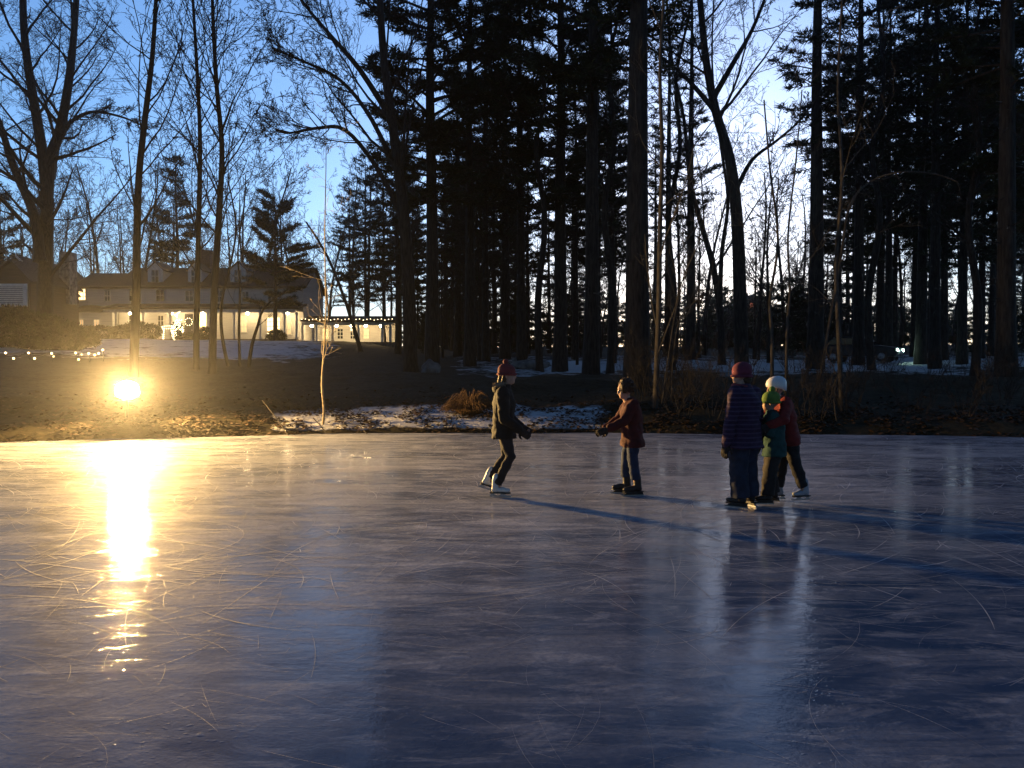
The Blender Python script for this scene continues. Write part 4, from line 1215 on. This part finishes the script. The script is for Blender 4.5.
def skate(root, ankle, toe_dir, boot_mat, s=1.0, pitch=0.0, hockey=False):
    """boot whose ankle joint is at `ankle`; blade underneath is a sub-part"""
    yaw = math.atan2(toe_dir.y, toe_dir.x)
    Rm = Matrix.Rotation(yaw, 3, 'Z') @ Matrix.Rotation(pitch, 3, 'Y')
    def P(x, y, z): return ankle + Rm @ Vector((x * s, y * s, z * s))
    mb = MB()
    mb.limb([P(.0, 0, .115), P(-.008, 0, .08), P(-.012, 0, .02), P(-.015, 0, -.03)], [.053 * s, .052 * s, .051 * s, .052 * s], 14)
    mb.ball(P(-.02, 0, -.045), (.055 * s, .042 * s, .042 * s), 14, 10, Rm)
    mb.ball(P(.06, 0, -.045), (.085 * s, .042 * s, .038 * s), 14, 10, Rm)
    mb.ball(P(.125, 0, -.052), (.058 * s, .043 * s, .030 * s), 14, 10, Rm)
    bt = fuse(mb, 'skate', boot_mat, root, .009, 2)
    sm = MB(); b0 = 0
    pts = [(-.085, .03), (-.06, .040), (.03, .034), (.11, .044), (.165, .032), (.185, 0)]
    outline = [(x, y) for x, y in pts] + [(x, -y) for x, y in pts[::-1][1:]]
    sm.poly_prism([P(x, y, -.092) for x, y in outline], Rm @ Vector((0, 0, .016 * s))); sm.build('sole', M['black_boot'], bt, False)
    bl = MB()
    prof = [(-.10, -.128), (-.095, -.138), (.17, -.140), (.20, -.128), (.205, -.115), (.185, -.118), (.15, -.122), (.12, -.112), (.10, -.091), (.055, -.091), (.045, -.112), (.02, -.12), (-.02, -.118), (-.035, -.091), (-.075, -.091), (-.082, -.115)]
    bl.poly_prism([P(x, -.0028, z) for x, z in prof], Rm @ Vector((0, .0056 * s, 0)))
    bl.build('blade', M['steel'], bt, False)
    if hockey:
        g = MB(); g.poly_prism([P(x, -.012, z) for x, z in ((-.09, -.122), (.17, -.122), (.13, -.091), (-.08, -.091))], Rm @ Vector((0, .024 * s, 0))); g.build('blade_holder', M['black_boot'], bt, False)
    return bt

def person(px, d, facing, label, sp):
    x = (px - 512) / F * d
    root = empty('person', (x, d, 0), facing); tag(root, label, 'person', 'skaters on the ice')
    j = sp['j']; k = sp.get('k', 1.0); g = sp.get('girth', 1.0)
    hip = Vector(j['hip']); chest = Vector(j['chest']); neck = Vector(j['neck']); head = Vector(j['head'])
    hw = .085 * k; sw = sp.get('sw', .155) * k
    ax = Matrix.Rotation(sp.get('twist', 0), 3, 'Z')
    sh = [chest + ax @ Vector((0, s * sw, .115 * k)) for s in (1, -1)]
    hp = [hip + Vector((0, s * hw, -.02)) for s in (1, -1)]
    el = [Vector(j['elL']), Vector(j['elR'])]; wr = [Vector(j['wrL']), Vector(j['wrR'])]
    kn = [Vector(j['knL']), Vector(j['knR'])]; an = [Vector(j['anL']), Vector(j['anR'])]
    toes = [Vector(j['toeL']), Vector(j['toeR'])]
    # continuous body
    b = MB()
    P = head_shape(b, head, sp.get('hs', 1.0), sp.get('hyaw', 0), sp.get('hpitch', 0))
    b.limb([neck - Vector((0, 0, .05)), head - Vector((0, 0, .06))], [.058 * k, .052 * k])
    waist = hip.lerp(chest, .45)
    b.loft([(hip - Vector((0, 0, .09 * k)), .09 * k, .13 * k), (hip, .105 * k, .155 * k), (waist, .095 * k, .13 * k), (chest, .115 * k, .16 * k), (chest + Vector((0, 0, .11 * k)), .09 * k, .165 * k), (neck, .055 * k, .06 * k)])
    for i in (0, 1):
        b.limb([sh[i] * .97 + chest * .03, el[i], wr[i]], [.052 * k, .042 * k, .030 * k])
        b.limb([hp[i], kn[i], an[i]], [.080 * k, .054 * k, .036 * k])
        foot = an[i] + toes[i].normalized() * .12 * k - Vector((0, 0, .045 * k))
        b.limb([an[i] - Vector((0, 0, .03 * k)), foot], [.036 * k, .026 * k])
        hand(b, wr[i], wr[i] - el[i], Vector(sp.get('palm', ((0, -1, 0), (0, 1, 0)))[i]), .92 * k, sp.get('curl', .5), thumb=1 if i else -1)
    fuse(b, 'body', M['skin'], root, .010, 3)
    for s in (-1, 1):
        e = MB(); e.ball(P(.083, s * .031, .004), .0125 * sp.get('hs', 1), 10, 8); e.build('eye', M['eye'], root)
    # gloves
    for i in (0, 1):
        gl = MB(); hand(gl, wr[i], wr[i] - el[i], Vector(sp.get('palm', ((0, -1, 0), (0, 1, 0)))[i]), 1.12 * k, sp.get('curl', .5), thumb=1 if i else -1)
        fuse(gl, 'glove', sp.get('glove', M['glove']), root, .007, 2)
    # trousers
    t = MB(); tw = sp.get('leg', (.105, .082, .075))
    t.loft([(hip - Vector((0, 0, .12 * k)), .108 * k * g, .152 * k * g), (hip, .115 * k * g, .160 * k * g), (hip + Vector((0, 0, .1 * k)), .105 * k * g, .140 * k * g)])
    for i in (0, 1):
        hem = an[i] + (kn[i] - an[i]).normalized() * sp.get('hem', .03)
        mid = kn[i].lerp(hem, .5)
        t.limb([hp[i], hp[i].lerp(kn[i], .5), kn[i], mid], [tw[0] * k, (tw[0] + tw[1]) / 2 * k, tw[1] * k, (tw[1] + tw[2]) / 2 * k])
        t.tube([mid, hem], [(tw[1] + tw[2]) / 2 * k, tw[2] * k], 14)
    fuse(t, 'trousers', sp['trousers'], root, .013, 3, .012, 8, sp['seed'])
    # jacket
    c = MB(); hemz = sp['coat_hem']; fl = sp.get('flare', 1.0)
    low = Vector((hip.x + sp.get('hem_dx', 0), hip.y, hemz))
    c.loft([(low, .158 * k * g * fl, .215 * k * g * fl), (low.lerp(hip, .6), .155 * k * g, .207 * k * g), (waist, .142 * k * g, .178 * k * g), (chest, .155 * k * g, .20 * k * g), (chest + Vector((0, 0, .11 * k)), .118 * k * g, .195 * k * g), (chest + Vector((0, 0, .165 * k)), .085 * k, .12 * k), (neck + Vector((0, 0, .035 * k)), .072 * k, .078 * k)])
    aw = sp.get('arm', (.085, .072, .058))
    for i in (0, 1):
        c.limb([sh[i], el[i], wr[i].lerp(el[i], .06)], [aw[0] * k, aw[1] * k, aw[2] * k])
    fuse(c, 'jacket', sp['jacket'], root, .013, 3, .016, 7, sp['seed'] + 1)
    for i in (0, 1):
        skate(root, an[i], toes[i], sp['boot'], k * sp.get('foot', .95), sp.get('fp', (0, 0))[i], sp.get('hockey', False))
    return root, P, head

def knit_hat(root, P, mat, pom=False, low=.0):
    h = MB()
    rings = []
    for (x, z, rx, ry) in ((-.010, .005 + low, .108, .090), (-.012, .045, .112, .093), (-.014, .085, .106, .089), (-.018, .115, .086, .073), (-.022, .138, .05, .044), (-.024, .146, .012, .012)):
        rings.append((x, z, rx, ry))
    n = 24; 
    for (x, z, rx, ry) in rings:
        for q in range(n):
            a = 6.28318 * q / n; rib = 1 + .018 * (q % 2)
            h.v.append(P(x + rx * rib * math.cos(a), ry * rib * math.sin(a), z))
    for i in range(len(rings) - 1):
        for q in range(n):
            h.face_add((i * n + q, i * n + (q + 1) % n, (i + 1) * n + (q + 1) % n, (i + 1) * n + q))
    h.face_add(tuple((len(rings) - 1) * n + q for q in range(n)))
    h.face_add(tuple(q for q in range(n))[::-1])
    o = h.build('hat', mat, root)
    cu = MB(); pts = [P(-.010 + .110 * math.cos(a), .092 * math.sin(a), .012 + low) for a in np.linspace(0, 2 * math.pi, 25)]
    cu.tube(pts, [.017] * 25, 8); cu.build('cuff', mat, o)
    if pom:
        pm = MB(); pm.ball(P(-.024, 0, .165), .035, 12, 8); pm.build('pompom', mat, o)

def tuft(root, P, centres, r, n, mat, name, seed, ln=.06):
    nr = np.random.RandomState(seed); T = []
    for k in range(n):
        c = centres[nr.randint(len(centres))]; d = Vector(nr.normal(0, 1, 3)).normalized()
        p = Vector(P(*c)) + d * r * nr.uniform(.5, 1); e = p + (d + Vector(nr.normal(0, .7, 3))).normalized() * ln
        s = d.cross(Vector(nr.normal(0, 1, 3))).normalized() * .008
        T.append([tuple(p - s), tuple(p + s), tuple(e)])
    return link(name, tri_mesh(name, np.array(T), mat), root)

# skater in the dark parka, gliding right
fab = fabric('parka', (0.010, 0.011, 0.011))
root, P, hd = person(504, 9.5, R(-4), 'skater in dark hooded parka, red knit hat and white figure skates', dict(seed=1,
    j=dict(hip=(0, 0, .86), chest=(.0, 0, 1.17), neck=(.02, 0, 1.36), head=(.045, 0, 1.50), elL=(.01, .22, 1.0), elR=(.02, -.22, .98), wrL=(.20, .16, .86), wrR=(.20, -.17, .84),
           knL=(.03, .08, .49), knR=(.085, -.085, .50), anL=(-.20, .08, .20), anR=(-.085, -.075, .135), toeL=(1, .1, 0), toeR=(1, -.12, 0)),
    coat_hem=.72, flare=1.05, jacket=fab, trousers=fabric('leggings', (0.020, 0.021, 0.024)), boot=M['white_boot'], fp=(R(18), 0), leg=(.092, .066, .056), girth=.94, curl=.5))
knit_hat(root, P, fabric('red_knit', (0.17, 0.03, 0.035)), True)
hairm = MB(); 
for s in (-1, 1): hairm.limb([P(-.03, s * .06, -.01), P(-.045, s * .06, -.08), P(-.04, s * .065, -.15)], [.032, .032, .02], 10)
hairm.limb([P(-.075, 0, 0), P(-.085, 0, -.08), P(-.09, 0, -.14)], [.04, .045, .03], 10)
fuse(hairm, 'hair', M['hair_brown'], root, .010, 2, .006, 30, 3)
hood = MB(); hood.ball(P(-.115, 0, -.16), (.075, .12, .07), 16, 10); fuse(hood, 'hood', fab, root, .012, 3, .01, 9, 2)
ring = [(-.09 - .06 * math.cos(a), .115 * math.sin(a), -.115 - .015 * math.cos(a)) for a in np.linspace(-2.3, 2.3, 18)]
fr = MB(); fr.tube([P(*q) for q in ring], [.03] * 18, 8); f_ = fr.build('fur_trim', M['fur'], root)
tuft(f_, lambda x, y, z: P(x, y, z), ring, .028, 900, M['fur'], 'fur', 4, .03)

# curly haired child in the dark red jacket, facing left
root, P, hd = person(631, 9.6, R(180 + 4), 'curly haired child skater in dark red jacket reaching both hands forward', dict(seed=3, k=.9, hs=.95,
    j=dict(hip=(-.02, 0, .76), chest=(.0, 0, 1.03), neck=(.03, 0, 1.19), head=(.075, 0, 1.315), elL=(.13, .17, .93), elR=(.12, -.18, .92), wrL=(.31, .13, .84), wrR=(.30, -.14, .82),
           knL=(-.005, .085, .45), knR=(.035, -.085, .44), anL=(-.055, .085, .135), anR=(.04, -.095, .135), toeL=(1, .1, 0), toeR=(1, -.15, 0)),
    coat_hem=.61, flare=1.08, jacket=fabric('red_jacket', (0.065, 0.011, 0.012)), trousers=fabric('jeans', (0.02, 0.036, 0.08)), boot=M['black_boot'], foot=1.08, hockey=True, leg=(.10, .078, .074), hpitch=.15, hem=.07))
cent = [(-.02 + .085 * math.cos(a) * math.cos(b), .08 * math.sin(a) * math.cos(b), .04 + .085 * math.sin(b)) for a in np.linspace(.9, 5.38, 10) for b in (-.55, 0, .5, 1.1)]
hb = MB()
for c in cent: hb.ball(P(*c), .036, 8, 6)
h_ = fuse(hb, 'hair', M['hair_brown'], root, .010, 1, .012, 34, 5)
tuft(h_, P, cent, .034, 1500, M['hair_brown'], 'curls', 6, .028)

# grown-up in the striped coat, seen from behind
root, P, hd = person(745, 8.75, R(128), 'grown-up in purple striped coat and maroon hat seen from behind', dict(seed=5, k=1.0,
    j=dict(hip=(0, 0, .86), chest=(.01, 0, 1.19), neck=(.03, 0, 1.38), head=(.055, 0, 1.515), elL=(-.01, .27, 1.0), elR=(.02, -.29, 1.0), wrL=(.03, .30, .74), wrR=(.05, -.33, .76),
           knL=(.01, .095, .48), knR=(.02, -.095, .48), anL=(-.02, .10, .135), anR=(-.01, -.10, .135), toeL=(1, .25, 0), toeR=(1, -.25, 0)),
    coat_hem=.68, flare=1.12, girth=1.12, sw=.165, jacket=fabric('striped_coat', (0.036, 0.017, 0.045), stripe=((0.07, 0.042, 0.09), 20.0)), trousers=fabric('navy_trousers', (0.022, 0.030, 0.055)),
    boot=M['black_boot'], hockey=True, leg=(.125, .108, .104), hem=-.02, hyaw=.45, curl=.6))
knit_hat(root, P, fabric('maroon_knit', (0.15, 0.03, 0.055)), False, -.03)
hr = MB(); hr.limb([P(-.06, 0, -.0), P(-.07, 0, -.06), P(-.062, 0, -.10)], [.055, .055, .04], 12); fuse(hr, 'hair', M['hair_brown'], root, .010, 2, .006, 30, 7)
sc = MB(); pts = [P(-.01 + .085 * math.cos(a), .085 * math.sin(a), -.14 + .012 * math.cos(a)) for a in np.linspace(0, 2 * math.pi, 21)]
sc.tube(pts, [.034] * 21, 8); fuse(sc, 'scarf', fabric('scarf', (0.25, 0.05, 0.06)), root, .010, 2, .008, 20, 8)

# small child in the green hat, held by the helmeted skater
root, P, hd = person(773, 8.95, R(165), 'small child in lime green hat and teal jacket held by helmeted skater', dict(seed=7, k=.84, hs=.92,
    j=dict(hip=(-.02, 0, .66), chest=(.0, 0, .92), neck=(.015, 0, 1.07), head=(.03, 0, 1.19), elL=(.05, .20, .84), elR=(.06, -.19, .84), wrL=(.20, .10, .86), wrR=(.20, -.10, .85),
           knL=(.03, .10, .38), knR=(.03, -.085, .38), anL=(.06, .115, .125), anR=(-.02, -.10, .125), toeL=(1, .2, 0), toeR=(1, -.2, 0)),
    coat_hem=.56, girth=1.08, jacket=fabric('teal_jacket', (0.014, 0.06, 0.058)), trousers=fabric('snow_trousers', (0.030, 0.026, 0.024)), boot=M['black_boot'], hockey=True, leg=(.112, .098, .098), hem=-.01, glove=fabric('dark_mitten', (0.02, 0.02, 0.02))))
knit_hat(root, P, fabric('lime_knit', (0.15, 0.25, 0.05)), True, -.01)

# helmeted skater in red, one leg trailing
root, P, hd = person(783, 9.15, R(176), 'skater in white helmet and red jacket hugging the small child, one leg trailing', dict(seed=9, k=.92, hs=.97,
    j=dict(hip=(-.06, 0, .80), chest=(-.0, 0, 1.07), neck=(.045, 0, 1.225), head=(.085, 0, 1.345), elL=(.09, .37, 1.0), elR=(.13, -.22, 1.0), wrL=(.27, .43, .93), wrR=(.26, -.13, .98),
           knL=(-.13, .08, .45), knR=(-.02, -.085, .43), anL=(-.235, .07, .15), anR=(.02, -.09, .13), toeL=(1, .35, 0), toeR=(1, -.1, 0)),
    coat_hem=.68, jacket=fabric('bright_red_jacket', (0.18, 0.018, 0.015)), trousers=fabric('black_trousers', (0.020, 0.020, 0.022)), boot=M['grey_boot'], leg=(.10, .078, .070), hpitch=.12, palm=((0, -1, 0), (0, 1, 0))))
hm = MB()
rings = []
for (z, rx, ry, x) in ((.000, .112, .098, -.012), (.03, .122, .106, -.012), (.07, .124, .107, -.014), (.105, .110, .095, -.016), (.132, .082, .070, -.02), (.148, .042, .036, -.022), (.152, .008, .008, -.022)):
    rings.append((z, rx, ry, x))
n = 28
for (z, rx, ry, x) in rings:
    for q in range(n):
        a = 6.28318 * q / n
        zz = z - (.045 if z == 0 else .02 if z == .03 else 0) * max(0, -math.cos(a)) ; 
        hm.v.append(P(x + rx * math.cos(a), ry * math.sin(a), zz + (.028 if z == 0 else 0) * max(0, math.cos(a))))
for i in range(len(rings) - 1):
    for q in range(n): hm.face_add((i * n + q, i * n + (q + 1) % n, (i + 1) * n + (q + 1) % n, (i + 1) * n + q))
hm.face_add(tuple((len(rings) - 1) * n + q for q in range(n)))
helm = hm.build('helmet', noisy('helmet_white', (0.68, 0.70, 0.72), (0.80, 0.80, 0.80), 5, .35), root)
sm = helm.modifiers.new('s', 'SOLIDIFY'); sm.thickness = .012
for s in (-.045, 0, .045):
    v = MB(); v.limb([P(-.08, s, .118 - abs(s) * .3), P(-.02, s, .150 - abs(s) * .35), P(.04, s, .140 - abs(s) * .35)], [.009, .010, .008], 8); v.build('vent', M['metal_dark'], helm)
st = MB()
for s in (-1, 1): st.tube([P(.0, s * .098, .0), P(.02, s * .078, -.06), P(.05, s * .01, -.112)], [.006] * 3, 6)
st.build('chin_strap', M['metal_dark'], helm)


# ------------------------------------------------------------------ air, sky, sun, camera
def haze():
    mb = MB(); mb.bx(-720, 720, -170, 920, -2, 60)  # volume added so the floodlight gets a soft glow around it
    m = bpy.data.materials.new('haze'); m.use_nodes = True; nt = m.node_tree; nt.nodes.clear()
    out = nt.nodes.new('ShaderNodeOutputMaterial'); v = nt.nodes.new('ShaderNodeVolumePrincipled')
    v.inputs['Color'].default_value = (.9, .92, .95, 1); v.inputs['Density'].default_value = .00028; v.inputs['Anisotropy'].default_value = .88
    nt.links.new(v.outputs[0], out.inputs['Volume'])
    tag(mb.build('haze', m, None, False), 'thin haze added over the scene to make the glow around the floodlight', 'haze', kind='stuff')
haze()

sc = bpy.context.scene
world = bpy.data.worlds.new('World'); sc.world = world; world.use_nodes = True
nt = world.node_tree; bg = nt.nodes['Background']
sky = nt.nodes.new('ShaderNodeTexSky'); sky.sky_type = 'NISHITA'; sky.sun_disc = False
SUN_EL, SUN_AZ = 9, 13
sky.sun_elevation = R(SUN_EL); sky.sun_rotation = R(SUN_AZ); sky.altitude = 0; sky.air_density = 1.0; sky.dust_density = .35; sky.ozone_density = 5
tint = nt.nodes.new('ShaderNodeMix'); tint.data_type = 'RGBA'; tint.blend_type = 'MULTIPLY'; tint.inputs[0].default_value = 1
tint.inputs[7].default_value = (1.24, 1.04, 1.0, 1)
nt.links.new(sky.outputs[0], tint.inputs[6]); 
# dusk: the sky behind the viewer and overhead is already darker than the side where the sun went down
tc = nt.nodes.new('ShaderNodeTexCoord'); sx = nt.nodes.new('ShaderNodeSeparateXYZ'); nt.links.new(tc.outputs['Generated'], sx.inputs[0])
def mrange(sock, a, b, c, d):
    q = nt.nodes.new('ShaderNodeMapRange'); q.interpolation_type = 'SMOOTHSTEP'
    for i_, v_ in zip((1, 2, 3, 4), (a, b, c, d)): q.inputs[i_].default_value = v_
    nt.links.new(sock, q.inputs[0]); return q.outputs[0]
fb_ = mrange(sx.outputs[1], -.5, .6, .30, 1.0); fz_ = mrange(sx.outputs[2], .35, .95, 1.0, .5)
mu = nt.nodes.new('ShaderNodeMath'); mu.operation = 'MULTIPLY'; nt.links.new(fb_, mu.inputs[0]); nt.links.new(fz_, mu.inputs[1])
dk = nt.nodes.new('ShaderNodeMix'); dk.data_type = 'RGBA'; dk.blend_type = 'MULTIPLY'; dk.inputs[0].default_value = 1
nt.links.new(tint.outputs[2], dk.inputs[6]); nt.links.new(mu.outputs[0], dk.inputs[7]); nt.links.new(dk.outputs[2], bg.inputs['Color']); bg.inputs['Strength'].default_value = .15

sun = bpy.data.lights.new('sun', 'SUN'); sun.energy = .02; sun.angle = R(.5); sun.color = (1, .8, .6)
so = bpy.data.objects.new('sun', sun); C.objects.link(so)
dirv = Vector((math.sin(R(SUN_AZ)) * math.cos(R(SUN_EL)), math.cos(R(SUN_AZ)) * math.cos(R(SUN_EL)), math.sin(R(SUN_EL))))
so.rotation_euler = dirv.to_track_quat('Z', 'Y').to_euler()

cam = bpy.data.cameras.new('camera'); cam.sensor_width = 36; cam.lens = F / 1024 * 36; cam.clip_end = 3000; cam.clip_start = .05
co = bpy.data.objects.new('camera', cam); C.objects.link(co)
co.location = (0, 0, CAMZ); co.rotation_euler = (R(90) - PITCH, 0, 0)
sc.camera = co
vs = sc.view_settings
vs.view_transform = 'Standard'; vs.look = 'None'; vs.gamma = 1; vs.use_curve_mapping = False; vs.exposure = .8
cy = sc.cycles
cy.use_denoising = True
cy.max_bounces = 6; cy.diffuse_bounces = 2; cy.glossy_bounces = 3; cy.volume_bounces = 0; cy.transmission_bounces = 2
cy.sample_clamp_indirect = 4
